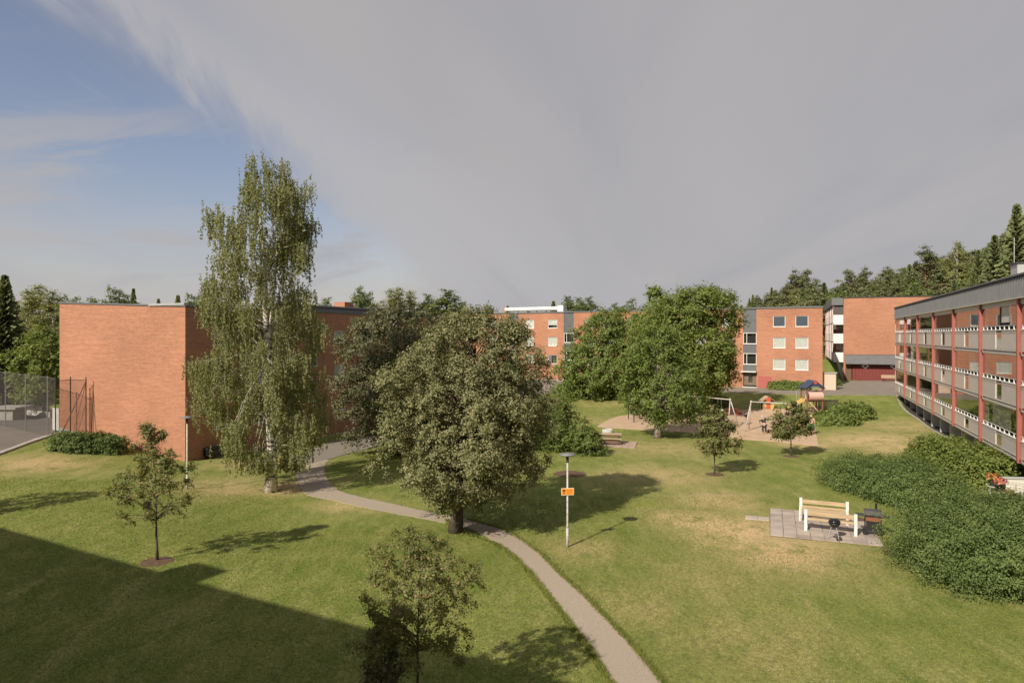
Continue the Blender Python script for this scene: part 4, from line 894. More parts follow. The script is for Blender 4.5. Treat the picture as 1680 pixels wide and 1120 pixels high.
special = [(1300, 452, 'pine', 150, 1.0), (1322, 449, 'pine', 155, 1.1), (1392, 449, 'pine', 150, 1.15), (1420, 446, 'pine', 150, 1.15), (1492, 432, 'spruce', 150, 1.5), (1518, 413, 'pine', 140, 1.25), (1570, 402, 'birch', 135, 1.3), (1605, 408, 'spruce', 125, 1.3), (1632, 383, 'spruce', 110, 1.35), (1668, 331, 'spruce', 95, 1.25), (1235, 482, 'spruce', 170, 1), (1266, 470, 'spruce', 165, 1), (1290, 468, 'spruce', 165, 1), (1545, 428, 'birch', 140, 1.2), (1460, 444, 'pine', 150, 1.2), (1352, 462, 'spruce', 150, 1.5)]
special = [s[:5] for s in special]
names = {1300: 'leftmost tall pine on the hill, over the far block', 1322: 'dense pine crown beside the leftmost tall hill pine', 1392: 'flat topped hill pine above the garage gable', 1420: 'wide pine right of the flat topped one above the garage gable', 1492: 'broad green spruce above the right end of the garage gable', 1518: 'pine with a loose flat crown left of the pale hill birch', 1570: 'pale tall birch on the hill above the roof chimney', 1605: 'spruce between the pale birch and the tallest spruces', 1632: 'second tallest spruce near the right edge', 1668: 'tallest dark spruce at the right edge above the ribbed roof', 1235: 'small spruce at the low left end of the hill', 1266: 'pointed spruce left of the tall hill pines', 1290: 'slim spruce just left of the leftmost tall hill pine', 1545: 'light green birch just left of the pale hill birch', 1460: 'pine above the middle of the garage gable', 1352: 'spruce above the gap between the far block and the garage gable'}
for px, py, k, d, wd in special: put(k, px, d, ht(py, d), names[px], GH, 11, None, wd)
for row, (d0, d1, dy, n) in enumerate(((225, 260, 2, 34), (190, 220, 6, 34), (160, 185, 14, 34), (128, 150, 26, 30), (112, 124, 40, 18))):
    for i in range(n):
        px = 1183+(i+random.random())/n*560; d = random.uniform(d0, d1); py = sil(px)+dy*random.uniform(.5, 1.3)+random.uniform(0, 8)
        if row == 4 and px < 1330: continue
        k = random.choices(['spruce', 'pine', 'broad', 'birch'], [.36, .34, .22, .08])[0]
        seg = ['over the stair strip', 'over the far block windows', 'over the far block corner', 'above the left gable end', 'above the gable middle', 'above the right gable end', 'over the ribbed roof far end', 'beside the roof chimney', 'over the ribbed roof near end'][int(np.clip(np.searchsorted([1230, 1290, 1345, 1395, 1445, 1500, 1550, 1610], px), 0, 8))]
        rk = ['on the skyline', 'just below the skyline', 'halfway down the slope', 'low on the slope', 'at the foot of the slope'][row]
        put(k, px, d, ht(py, d), {'spruce': 'dark pointed spruce ', 'pine': 'rounded pine ', 'broad': 'leafy green tree ', 'birch': 'light leafed birch '}[k]+rk+' '+seg, {'spruce': 'spruces', 'pine': 'pines', 'broad': 'leafy trees', 'birch': 'birches'}[k]+' of the hillside wood', 11, None, random.uniform(1.1, 1.5))
# trees behind the left and far blocks
back = [(182, 476, 'broad', 95, 1.1), (200, 484, 'broad', 98, 1.2), (219, 471, 'spruce', 110, .8), (260, 488, 'spruce', 110, .9), (292, 482, 'spruce', 105, 1.0), (312, 487, 'broad', 105, 1.1), (328, 486, 'broad', 108, 1.1), (122, 492, 'broad', 110, 1.2), (148, 493, 'broad', 112, 1.2), (538, 494, 'broad', 120, 1.1),
        (592, 477, 'broad', 120, .9), (605, 484, 'broad', 122, .9), (640, 480, 'birch', 118, 1.3), (656, 477, 'birch', 120, 1.2), (672, 482, 'birch', 122, 1.2), (700, 488, 'broad', 125, 1.0), (732, 481, 'broad', 118, 1.5), (760, 500, 'broad', 130, .9), (785, 503, 'spruce', 135, 1.2), (803, 505, 'broad', 135, 1), (833, 500, 'spruce', 150, 1), (867, 504, 'spruce', 150, 1),
        (908, 492, 'spruce', 150, 1.2), (932, 491, 'broad', 140, 1.2), (950, 493, 'broad', 145, 1.1), (968, 492, 'broad', 145, 1.1), (1010, 502, 'broad', 150, 1.1), (1035, 494, 'broad', 140, 1.2), (1178, 492, 'pine', 130, 1.3), (1192, 500, 'pine', 140, 1.3)]
for i, (px, py, k, d, wd) in enumerate(back):
    where = 'above the left block' if px < 340 else ('over the shaded roof' if px < 770 else 'above the roof of the far block')
    bt = {'broad': 'round leafy tree top', 'spruce': 'pointed spruce tip', 'birch': 'loose pale birch top', 'pine': 'pine top'}[k]; ordw = ['first', 'second', 'third', 'fourth', 'fifth', 'sixth', 'seventh', 'eighth', 'ninth', 'tenth', 'eleventh', 'twelfth', 'thirteenth'][sum(1 for q in sorted(back) if q[0] < px and (q[0] < 340) == (px < 340) and (q[0] < 770) == (px < 770))]
    put(k, px, d, ht(py, d), bt+' '+where+', '+ordw+' from the left', 'tree tops '+where, 10, None, wd*1.15)
lf = [(8, 448, 'spruce', 62, 1.5, 'tall spruce at the left edge behind the ball court'), (-14, 470, 'spruce', 66, 1.4, 'second spruce cut by the left edge'), (44, 482, 'birch', 72, 1.4, 'birch with dark crown beside the left edge spruce'), (66, 474, 'birch', 75, 1.5, 'tall birch with pale forked trunk near the left block'), (88, 483, 'birch', 72, 1.4, 'rightmost tall birch hard by the left block'), (25, 500, 'broad', 82, 1.5, 'dark leafy tree filling the gap behind the birches'), (104, 490, 'broad', 84, 1.4, 'dark leafy tree whose top shows at the gable corner')]
for px, py, k, d, wd, lb in lf: put(k, px, d, ht(py, d), lb, 'trees behind the ball court', 10, None, wd)
tree('maple_tree', [(545, 60, 85), (556, 35, 105), (580, 22, 125), (605, 18, 130), (630, 25, 130), (655, 30, 120)], 56, 72, 690, L_BRIGHT, BARK, 'bright green maple behind the ball court fence', nclump=150, per=110, rc=.7, leaf=.22, trunk_r=.15, limbs=40, base=Vector((*ray(72, 56), gz(*ray(72, 56)))))

# ------------------------------------------------------------------ lawn grass
def grass():
    n = 170000
    d = 11.5+(34-11.5)*RNG.random(n)**1.5; px = RNG.uniform(-20, 1700, n); x = (px-CX)/F*d; y = d
    hgt = RNG.uniform(.02, .055, n); th = RNG.uniform(0, 2*PI, n); w_ = RNG.uniform(.006, .012, n)*(d/14); ln = RNG.normal(0, .022, (n, 2))
    z = gz_arr(x, y)
    ok = np.ones(n, bool)
    ppx = CX+F*x/y; ppy = HY+F*(EYE-z)/y
    L1 = np.interp(ppy, [851, 867, 893, 913, 940, 974, 1021, 1066, 1120, 1200], [730, 740, 815, 842, 868, 895, 932, 966, 1000, 1047]); R1 = np.interp(ppy, [851, 867, 888, 910, 947, 974, 1024, 1066, 1120, 1200], [765, 825, 863, 892, 928, 959, 1008, 1047, 1091, 1158])
    edge_ = RNG.uniform(0, 7, n)*(ppy/1000); ok &= ~((ppx > L1+edge_) & (ppx < R1-edge_) & (ppy > 848)); ok &= ~((ppx > 1210) & (ppx < 1450) & (ppy > 824) & (ppy < 900)); ok &= ~((ppy < 870) & (ppx < 800) & (ppy > 795) & (ppx > 480))
    x, y, z, hgt, th, w_, ln = x[ok], y[ok], z[ok], hgt[ok], th[ok], w_[ok], ln[ok]; n = len(x)
    dx, dy = np.cos(th)*w_, np.sin(th)*w_
    V = np.stack([np.stack([x-dx, y-dy, z-.005], 1), np.stack([x+dx, y+dy, z-.005], 1), np.stack([x+ln[:, 0], y+ln[:, 1], z+hgt], 1)], 1).reshape(-1, 3)
    return V, np.arange(3*n).reshape(n, 3)
GV, GF = grass()
def fringe(n=16000):
    py = RNG.uniform(852, 1135, n); sd = RNG.random(n) < .5; ys = [851, 867, 893, 913, 940, 974, 1021, 1066, 1120, 1200]
    px = np.where(sd, np.interp(py, ys, [732, 742, 817, 844, 870, 897, 934, 968, 1002, 1049]), np.interp(py, [851, 867, 888, 910, 947, 974, 1024, 1066, 1120, 1200], [763, 823, 861, 890, 926, 957, 1006, 1045, 1089, 1156]))+RNG.normal(0, 3.0, n)*py/1000
    z = np.full(n, -.2)
    for _ in range(6): d = F*(EYE-z)/(py-HY); x = (px-CX)/F*d; z = gz_arr(x, d)
    th = RNG.uniform(0, 2*PI, n); w_ = .012*(d/16); h_ = RNG.uniform(.04, .10, n); ln = RNG.normal(0, .04, (n, 2)); dx, dy = np.cos(th)*w_, np.sin(th)*w_
    return np.stack([np.stack([x-dx, d-dy, z], 1), np.stack([x+dx, d+dy, z], 1), np.stack([x+ln[:, 0], d+ln[:, 1], z+h_], 1)], 1).reshape(-1, 3)
FV = fringe(); GV = np.concatenate([GV, FV]); GF = np.arange(len(GV)).reshape(-1, 3)
L_GRASS = leaf_mat('grass_blade', (.150, .190, .038), (.250, .255, .070), .3, (.26, .22, .10))
o = link('grass', make_mesh('grass', GV, GF, L_GRASS)); tag(o, 'short grass blades of the mown lawn', 'grass', None, 'stuff')

n = 900; d = RNG.uniform(13, 32, n); x = ((RNG.uniform(0, 1680, n))-CX)/F*d; k_ = np.array([noise.noise(Vector((a*.35, b*.35, 2.0))) for a, b in zip(x, d)]) > .02
x, d = x[k_], d[k_]; P = np.stack([x, d, gz_arr(x, d)+.04], 1)
gpx = CX+F*x/d; gpy = HY+F*(EYE-P[:, 2])/d; k_ = ~((gpx > 1200) & (gpy < 905)) & ~((gpy > 850) & (abs(gpx-np.interp(gpy, [851, 893, 940, 1021, 1120], [750, 840, 897, 970, 1045])) < 55))
o = link('clover', leaf_mesh('clover', P[k_], np.tile([0, 0, 1.0], (k_.sum(), 1)), .035, mat('clover_white', (.55, .55, .45), .8), .9)); tag(o, 'tiny pale clover flowers dotted over the near lawn', 'clover', None, 'stuff')
# ------------------------------------------------------------------ street and park furniture
def lamp(px, py, h, label, sign=None, base=None, faces=0):
    b = base or G(px, py); t = empty('park_lamp', b, 0, label, 'lamp post', 'park lamps of the courtyard')
    m = MB(); m.tube([(0, 0, -.1), (0, 0, .75)], .055, 10); m.tube([(0, 0, .75), (0, 0, .82), (0, 0, h-.33)], [.055, .038, .036], 10); m.build('pole', LAMPP, t, True)
    m = MB(); m.tube([(0, 0, h-.33), (0, 0, h-.10)], [.05, .055], 10); m.build('lamp_neck', DARKM, t)
    m = MB(); m.lathe([(.02, -.11), (.30, -.05), (.33, -.03), (.33, -.01), (.12, .03), (.02, .05)], 20, (0, 0, h)); m.build('lamp_head', LAMPH, t, True)
    return t
LAMPH = mat('dull_lamp_metal', (.22, .22, .22), .5, .2, .15, 8)
LAMPP = mat('pale_lamp_pole', (.44, .42, .37), .55, .1, .32, 9)
lamp(931, 897, 3.57, 'park lamp with an orange sign beside the path')
def orange_sign(px, py, h, z, rz, label, w_=.49, hh=.27):
    b = G(px, py); t = empty('orange_sign', (b.x, b.y-.06, b.z+z), rz, label, 'sign', 'orange signs on lamp posts')
    bx('plate', SIGNW, t, -w_/2, w_/2, -.012, 0, -hh/2, hh/2); bx('face', ORANGE, t, -w_/2+.018, w_/2-.018, -.016, -.012, -hh/2+.018, hh/2-.018)
    m = MB(); q = -w_/2
    for a in ((.04, .09, .02, .09), (.08, .14, -.01, .08), (.05, .08, -.08, -.02), (.13, .17, .03, .06), (.10, .13, -.09, -.03)): m.box(q+a[0], q+a[1], -.019, -.016, a[2], a[3])
    m.build('pictogram', mat('sign_dark_print', (.16, .05, .02), .6), t)
    m = MB()
    for k in range(3): m.box(-.03, w_/2-.05-.03*k, -.019, -.016, .045-.055*k, .062-.055*k)
    m.build('lettering', mat('sign_red_print', (.50, .13, .02), .6), t)
    for zz in (-.07, .07): bx('clamp', GALV, t, -.05, .05, 0, .03, zz, zz+.02)
orange_sign(931, 897, 0, 2.14, math.radians(8), 'orange sign plate on the lamp beside the path')
lamp(307, 800, 3.6, 'thin park lamp before the corner of the brick gable', base=G(307, 802))
lamp(1140, 689, 3.6, 'park lamp with an orange sign beside the swings')
orange_sign(1140, 689, 0, 2.15, 0, 'small orange sign plate on the lamp beside the swings')

# barbecue corner: slabs laid in a frame of their own
TL, BLc, BR = G(1257, 829), G(1264, 879), G(1441, 895.5)
ax = (BR-BLc); ax.z = 0; ax.normalize(); ay = Vector((-ax.y, ax.x, 0)); pr = math.atan2(ax.y, ax.x)
zt_ = gz(*(BLc+ax*2+ay*2.5).xy)+.03
pav = empty('patio', (BLc.x, BLc.y, zt_), pr); tag(pav, 'square of concrete slabs under the barbecue and facing benches', None, None, 'structure')
sm_ = [MB().box(0, .485, 0, .485, -.06, .02).mesh('paving_slab', SLAB), MB().box(0, .485, 0, .485, -.06, .025).mesh('paving_slab', mat('paving_slab_pale', (.41, .35, .30), .9, 0, .14, 2.4, .3, 40)), MB().box(0, .485, 0, .485, -.06, .016).mesh('paving_slab', mat('paving_slab_dark', (.32, .26, .225), .9, 0, .16, 2, .3, 40))]
for i in range(8):
    for j in range(9):
        if i == 7 and j > 6: continue
        link('paving_slab', random.choices(sm_, [.6, .25, .15])[0], pav, (i*.5+random.uniform(-.004, .004), j*.5+random.uniform(-.004, .004), random.uniform(-.003, .003)), random.uniform(-.008, .008))
for k in range(2): link('paving_slab', sm_[1], pav, (-.52-k*.5, 2.3, -.01))
bx('slab_bedding', SOIL, pav, -.02, 3.98, -.02, 4.5, -.2, -.02)
def park_bench(loc, rz, L_=1.82, label='', white=WHITEP, wood=WOOD):
    """local x along the bench, sitter faces +y; back at y=0"""
    t = empty('park_bench', loc, rz, label, 'bench', 'white framed benches facing each other')
    for x in (0, L_):
        m = MB(); m.box(x-.055, x+.055, -.03, .06, 0, .86); m.build('back_post', white, t)
        m = MB(); m.tube([(x, .62, 0), (x, .60, .30), (x, .48, .60)], [.06, .06, .045], 4); m.build('front_leg', white, t)
        m = MB(); m.box(x-.04, x+.04, .06, .56, .34, .41); m.build('seat_bearer', white, t)
    bx('back_plank', wood, t, .055, L_-.055, -.005, .04, .63, .80, bevel=.008)
    bx('lower_back_plank', wood, t, .055, L_-.055, .0, .04, .44, .54, bevel=.008)
    for y in (.10, .24, .38, .50): bx('seat_plank', wood, t, -.0+.06, L_-.06, y, y+.11, .415, .45, bevel=.008)
    return t
fL = G(1322, 872); fR = G(1404, 881); rz = math.atan2(fR.y-fL.y, fR.x-fL.x)
park_bench((fL.x, fL.y, zt_+.02), rz, (fR-fL).length, 'white framed wooden bench nearer the viewer, its back to the lawn')
dv = Vector((math.cos(rz), math.sin(rz), 0)); bL = G(1314, 850)+Vector((0, 0, 0))
e = park_bench((bL.x+dv.x*1.82, bL.y+dv.y*1.82, zt_+.02), rz+PI, 1.82, 'white framed wooden bench on the far side of the barbecue patio')
# kettle grill
b = G(1369, 886); kg = empty('kettle_grill', (b.x, b.y, zt_+.02), .3, 'small black kettle grill in front of the nearer bench', 'grill')
m = MB(); m.lathe([(.02, -.16), (.13, -.13), (.20, -.04), (.22, .03)], 20, (0, 0, .62)); m.build('bowl', BLACK, kg, True)
m = MB(); m.lathe([(.225, .03), (.21, .10), (.13, .17), (.03, .19)], 20, (0, 0, .62)); ld = m.build('lid', mat('black_enamel', (.015, .015, .017), .15), kg, True); bx('handle', GALV, ld, -.05, .05, -.015, .015, .81, .84)
for a in (0.5, 2.6, 4.7): m = MB(); m.tube([(.10*math.cos(a), .10*math.sin(a), .5), (.24*math.cos(a), .24*math.sin(a), .03)], .014, 6); m.build('leg', GALV, kg)
m = MB(); m.lathe([(.15, 0), (.16, .015)], 14, (0, 0, .24)); m.build('ash_tray', GALV, kg)
for a in (4.4, 5.0): m = MB(); m.lathe([(.07, -.012), (.075, 0), (.07, .012)], 12); o = m.build('wheel', DARKM, kg); o.location = (.24*math.cos(a), .24*math.sin(a), .075); o.rotation_euler = (PI/2, 0, a)
# cart grill
b = G(1432, 878); cg = empty('cart_grill', (b.x, b.y, zt_+.02), math.radians(-25), 'black barbecue cart with domed lid next to the shrubs', 'grill')
for x in (-.28, .28):
    for y in (-.18, .18): bx('leg', BLACK, cg, x-.018, x+.018, y-.018, y+.018, 0.02, .72)
m = MB(); m.box(-.30, .30, -.22, .22, .66, .80); m.build('firebox', BLACK, cg)
bx('heat_shield', mat('rusty_front', (.22, .08, .04), .7), cg, -.26, .26, -.235, -.222, .58, .72)
m = MB()
for k in range(8):
    a0, a1 = PI*k/8, PI*(k+1)/8; m.face([(-.31, -.24*math.cos(a0), .80+.22*math.sin(a0)), (.31, -.24*math.cos(a0), .80+.22*math.sin(a0)), (.31, -.24*math.cos(a1), .80+.22*math.sin(a1)), (-.31, -.24*math.cos(a1), .80+.22*math.sin(a1))])
for x in (-.31, .31): m.face([(x, -.24*math.cos(PI*k/8), .80+.22*math.sin(PI*k/8)) for k in range(9)])
m.build('lid', mat('dark_grey_enamel', (.06, .055, .055), .4), cg)
for s_ in (-1, 1): m = MB(); m.box(min(s_*.32, s_*.62), max(s_*.32, s_*.62), -.20, .20, .74, .765); m.build('side_shelf', DARKM, cg)
m = MB(); m.tube([(.12, .12, 1.0), (.12, .12, 1.22)], .04, 8); m.build('smokestack', BLACK, cg)
bx('lower_shelf', DARKM, cg, -.29, .29, -.19, .19, .16, .19); bx('storage_cloth', BLACK, cg, -.25, .25, -.20, -.19, .2, .56)
for y in (-.2, .2): m = MB(); m.lathe([(.09, -.02), (.10, 0), (.09, .02)], 12); o = m.build('wheel', BLACK, cg); o.location = (-.28, y, .10); o.rotation_euler = (PI/2, 0, 0)

# timber picnic table, its paving and the round planter
b = G(1002, 731); pt = empty('picnic_table', (b.x, b.y+.9, gz(b.x, b.y+.9)+.03), math.radians(-10), 'timber picnic table with fixed benches on a paved pad', 'picnic table')
for k in range(5): bx('table_plank', WOODG, pt, -.95, .95, -.36+k*.145, -.36+k*.145+.135, .72, .76)
for y in (-.78, -.62, .50, .66): bx('bench_plank', WOODG, pt, -.95, .95, y, y+.14, .43, .47)
for x in (-.7, .7):
    m = MB(); m.box(x-.05, x+.05, -.80, .80, .36, .43); m.box(x-.05, x+.05, -.34, .34, .64, .72); m.tube([(x, -.62, 0), (x, -.2, .68)], .05, 4); m.tube([(x, .62, 0), (x, .2, .68)], .05, 4); m.build('leg_frame', BROWN, pt)
bx('apron', BROWN, pt, -.8, .8, -.40, -.37, .58, .71); bx('apron', BROWN, pt, -.8, .8, -.66, -.63, .16, .42)
pp = empty('paved_pad', (b.x, b.y, gz(b.x, b.y)+.02), math.radians(-14)); tag(pp, 'pinkish paved pad under the timber picnic table', None, None, 'structure')
psl = MB().box(0, .48, 0, .48, -.08, .01).mesh('paving_slab', mat('pink_slab', (.40, .29, .235), .9, 0, .15, 3))
for i in range(7):
    for j in range(6): link('paving_slab', psl, pp, (-1.7+i*.5, -.7+j*.5, 0))
b = G(997, 711.5); pl = empty('round_planter', b, 0, 'round pale concrete ring behind the timber picnic table', 'planter'); m = MB(); m.lathe([(.45, -.1), (.45, .40), (.38, .40), (.38, .25)], 20); m.build('ring', CONCW, pl, True); m = MB(); m.lathe([(.375, .2), (.37, .27)], 16); m.build('soil', SOIL, pl)

# ---- playground
def swing_set(pL, pR, h, label, dark=False, wt=.045):
    a = Vector(pL); b = Vector(pR); rz = math.atan2(b.y-a.y, b.x-a.x); L_ = (b-a).xy.length; z = (gz(a.x, a.y)+gz(b.x, b.y))/2
    t = empty('swing_set', (a.x, a.y, z), rz, label, 'swing', 'swing frames in the playground')
    SW = mat('swing_steel', (.50, .46, .42), .5, .1)
    m = MB(); m.tube([(-.05, 0, h), (L_+.05, 0, h)], wt, 8); m.build('beam', SW, t, True)
    for x, s_, mm in ((0, -1, DARKM if dark else SW), (L_, 1, SW)):
        for y in (-.75, .75): m = MB(); m.tube([(x, 0, h+.02), (x+s_*.35, y, 0)], wt, 8); m.build('leg', mm, t, True)
        m = MB(); m.lathe([(.07, -.1), (.08, 0), (.07, .1)], 10, (x, 0, h)); m.build('joint', SW, t, True)
    n = 2
    for k in range(n):
        x = L_*(k+.5)/n; s = bx('swing_seat', BLACK, t, x-.2, x+.2, -.08, .08, .45, .48)
        for q in (-.18, .18): m = MB(); m.tube([(x+q, 0, .48), (x+q, 0, h-.04)], .010, 4); m.build('chain', GALV, s)
    return t
a = G(1231, 707); b = G(1309, 711); swing_set((a.x+.1, a.y+.1, 0), (b.x, b.y, 0), 2.45, 'right pale steel swing frame on the sand')
a = G(1131, 692); b = G(1198, 701); swing_set(a, b, 2.45, 'left swing frame partly behind the spreading tree', True)
# climbing bars
b = G(1040, 693); cb = empty('climbing_frame', b, .15, 'dark climbing bars under the spreading tree', 'climbing frame')
for x, y in ((0, 0), (.2, 2.2), (1.15, -.1), (1.3, 2.1)): m = MB(); m.tube([(x, y, -.1), (x, y, 2.1)], .05, 8); m.build('post', DARKM, cb)
for z in (.7, 1.2, 1.7): m = MB(); m.tube([(0, 0, z), (.2, 2.2, z)], .02, 6); m.build('bar', DARKM, cb)
m = MB(); m.tube([(0, 0, 2.08), (1.15, -.1, 2.08)], .035, 6); m.tube([(.2, 2.2, 2.08), (1.3, 2.1, 2.08)], .035, 6); m.build('top_bar', DARKM, cb)
for k in range(3): m = MB(); m.tube([(.05+.04*k, .55*(k+1), .1), (.05+.04*k, .55*(k+1), 2.05)], .014, 5); m.build('rope', GALV, cb)
# play tower
b = G(1337, 680); pw = empty('play_tower', (b.x, b.y+.7, b.z), .05, 'play tower with blue gable roof, tunnel and yellow slide', 'play tower')
for x in (-.75, .75):
    for y in (-.6, .6): bx('post', mat('red_brown_post', (.22, .09, .07), .6), pw, x-.06, x+.06, y-.06, y+.06, -.1, 2.75)
bx('deck', BROWN, pw, -.75, .75, -.6, .6, 1.25, 1.33)
for s_ in (-1, 1):
    m = MB(); m.face([(s_*.98, -.8, 2.55), (0, -.8, 3.30), (0, .8, 3.30), (s_*.98, .8, 2.55)]); m.face([(s_*.98, -.8, 2.49), (0, -.8, 3.24), (0, .8, 3.24), (s_*.98, .8, 2.49)]); m.face([(s_*.98, -.8, 2.49), (s_*.98, -.8, 2.55), (0, -.8, 3.30), (0, -.8, 3.24)]); m.build('roof_board', BLUE, pw)
m = MB(); m.face([(-.9, -.72, 2.55), (.9, -.72, 2.55), (0, -.72, 3.23)]); m.face([(.9, -.70, 2.55), (-.9, -.70, 2.55), (0, -.70, 3.23)]); m.build('gable_board', BLUE, pw)
m = MB(); m.lathe([(.17, -.02), (.19, 0), (.17, .02)], 14); o = m.build('gable_disc', RED2, pw); o.location = (0, -.76, 3.12); o.rotation_euler = (PI/2, 0, 0)
m = MB(); m.box(-.35, .35, -.76, -.73, 2.35, 2.70); m.build('gable_trim', mat('pale_green_board', (.22, .25, .13), .6), pw)
m = MB(); m.tube([(-.72, -.55, 1.78), (.72, -.55, 1.78)], .42, 18, False); m.build('tunnel', PINK, pw, True)
bx('cross_rail', BROWN, pw, -.7, .7, -.62, -.58, 2.22, 2.29)
m = MB(); m.face([(-.78, -.25, 1.35), (-.78, .25, 1.35), (-2.6, .25, .35), (-2.6, -.25, .35)]); m.face([(-.78, .25, 1.31), (-.78, -.25, 1.31), (-2.6, -.25, .31), (-2.6, .25, .31)])
sd = m.build('slide', YEL, pw)
for y in (-.27, .27): m = MB(); m.face([(-.78, y, 1.31), (-.78, y, 1.58), (-2.6, y, .58), (-2.6, y, .31)]); m.face([(-.78, y+.03, 1.58), (-.78, y+.03, 1.31), (-2.6, y+.03, .31), (-2.6, y+.03, .58)]); m.face([(-.78, y, 1.58), (-.78, y+.03, 1.58), (-2.6, y+.03, .58), (-2.6, y, .58)]); m.build('slide_side', YEL, sd)
m = MB(); m.tube([(-1.3, .5, 0), (-1.3, .5, 2.2), (-.75, .5, 2.5)], .025, 6); m.build('pole', GALV, pw)
m = MB(); m.tube([(-.5, -.6, 1.2), (.5, -.9, 0.0)], .05, 6); m.build('ramp_beam', PINK, pw); m = MB(); m.tube([(.0, -.4, 1.25), (.0, -.4, 0)], .06, 6); m.build('centre_post', BROWN, pw)
b = G(1350, 678); fn = empty('slatted_fence', (b.x, b.y+1.0, b.z), .02, 'dark slatted timber fence behind the play tower', 'fence')
for k in range(17): bx('slat', DARKM, fn, k*.12, k*.12+.075, 0, .025, .08, 1.25)
for z in (.3, 1.05): bx('rail', BROWN, fn, 0, 2.05, .026, .07, z, z+.08)
# playhouse
b = G(1258, 671); ph = empty('playhouse', b, .05, 'small red and yellow playhouse with gable roof at the sand edge', 'playhouse')
for s_ in (-1, 1):
    m = MB(); m.face([(s_*.82, -.45, .78), (0, -.45, 1.38), (0, .45, 1.38), (s_*.82, .45, .78)]); m.face([(s_*.82, -.45, .73), (0, -.45, 1.33), (0, .45, 1.33), (s_*.82, .45, .73)]); m.face([(s_*.82, -.45, .73), (s_*.82, -.45, .78), (0, -.45, 1.38), (0, -.45, 1.33)]); m.build('roof_board', WOODG, ph)
    bx('side_wall', YEL, ph, min(s_*.2, s_*.62), max(s_*.2, s_*.62), -.36, -.32, 0, .55, bevel=.01); bx('dark_wall', DARKM, ph, min(s_*.2, s_*.62), max(s_*.2, s_*.62), .30, .34, 0, .85)
m = MB(); m.box(-.2, .2, -.40, -.36, .0, .55); m.build('door', RED2, ph)
m = MB(); m.lathe([(.26, -.03), (.28, 0), (.26, .03)], 8); o = m.build('round_gable_board', RED2, ph); o.location = (0, -.42, .98); o.rotation_euler = (PI/2, 0, 0)
b = G(1199, 681); tb = empty('play_table', b, 0, 'orange red play table with stools beside a child', 'table')
bx('table_top', RED2, tb, -.55, .75, -.35, .35, .60, .66, bevel=.01)
for x in (-.35, .5): bx('leg', RED2, tb, x-.08, x+.08, -.2, .2, 0, .6)
for x in (-.75, .95): bx('stool', RED2, tb, x-.14, x+.14, -.14, .14, .0, .34)
# sandbox edge
b0, b1 = G(1236, 672.5), G(1290, 672.5)
kb = bx('sand_edge_board', WOODG, None, 0, (b1-b0).length, -.05, .05, -.05, .14); kb.location = b0; kb.rotation_euler = (0, 0, math.atan2(b1.y-b0.y, b1.x-b0.x)); tag(kb, 'pale timber edge along the sand before the playhouse', None, None, 'structure')

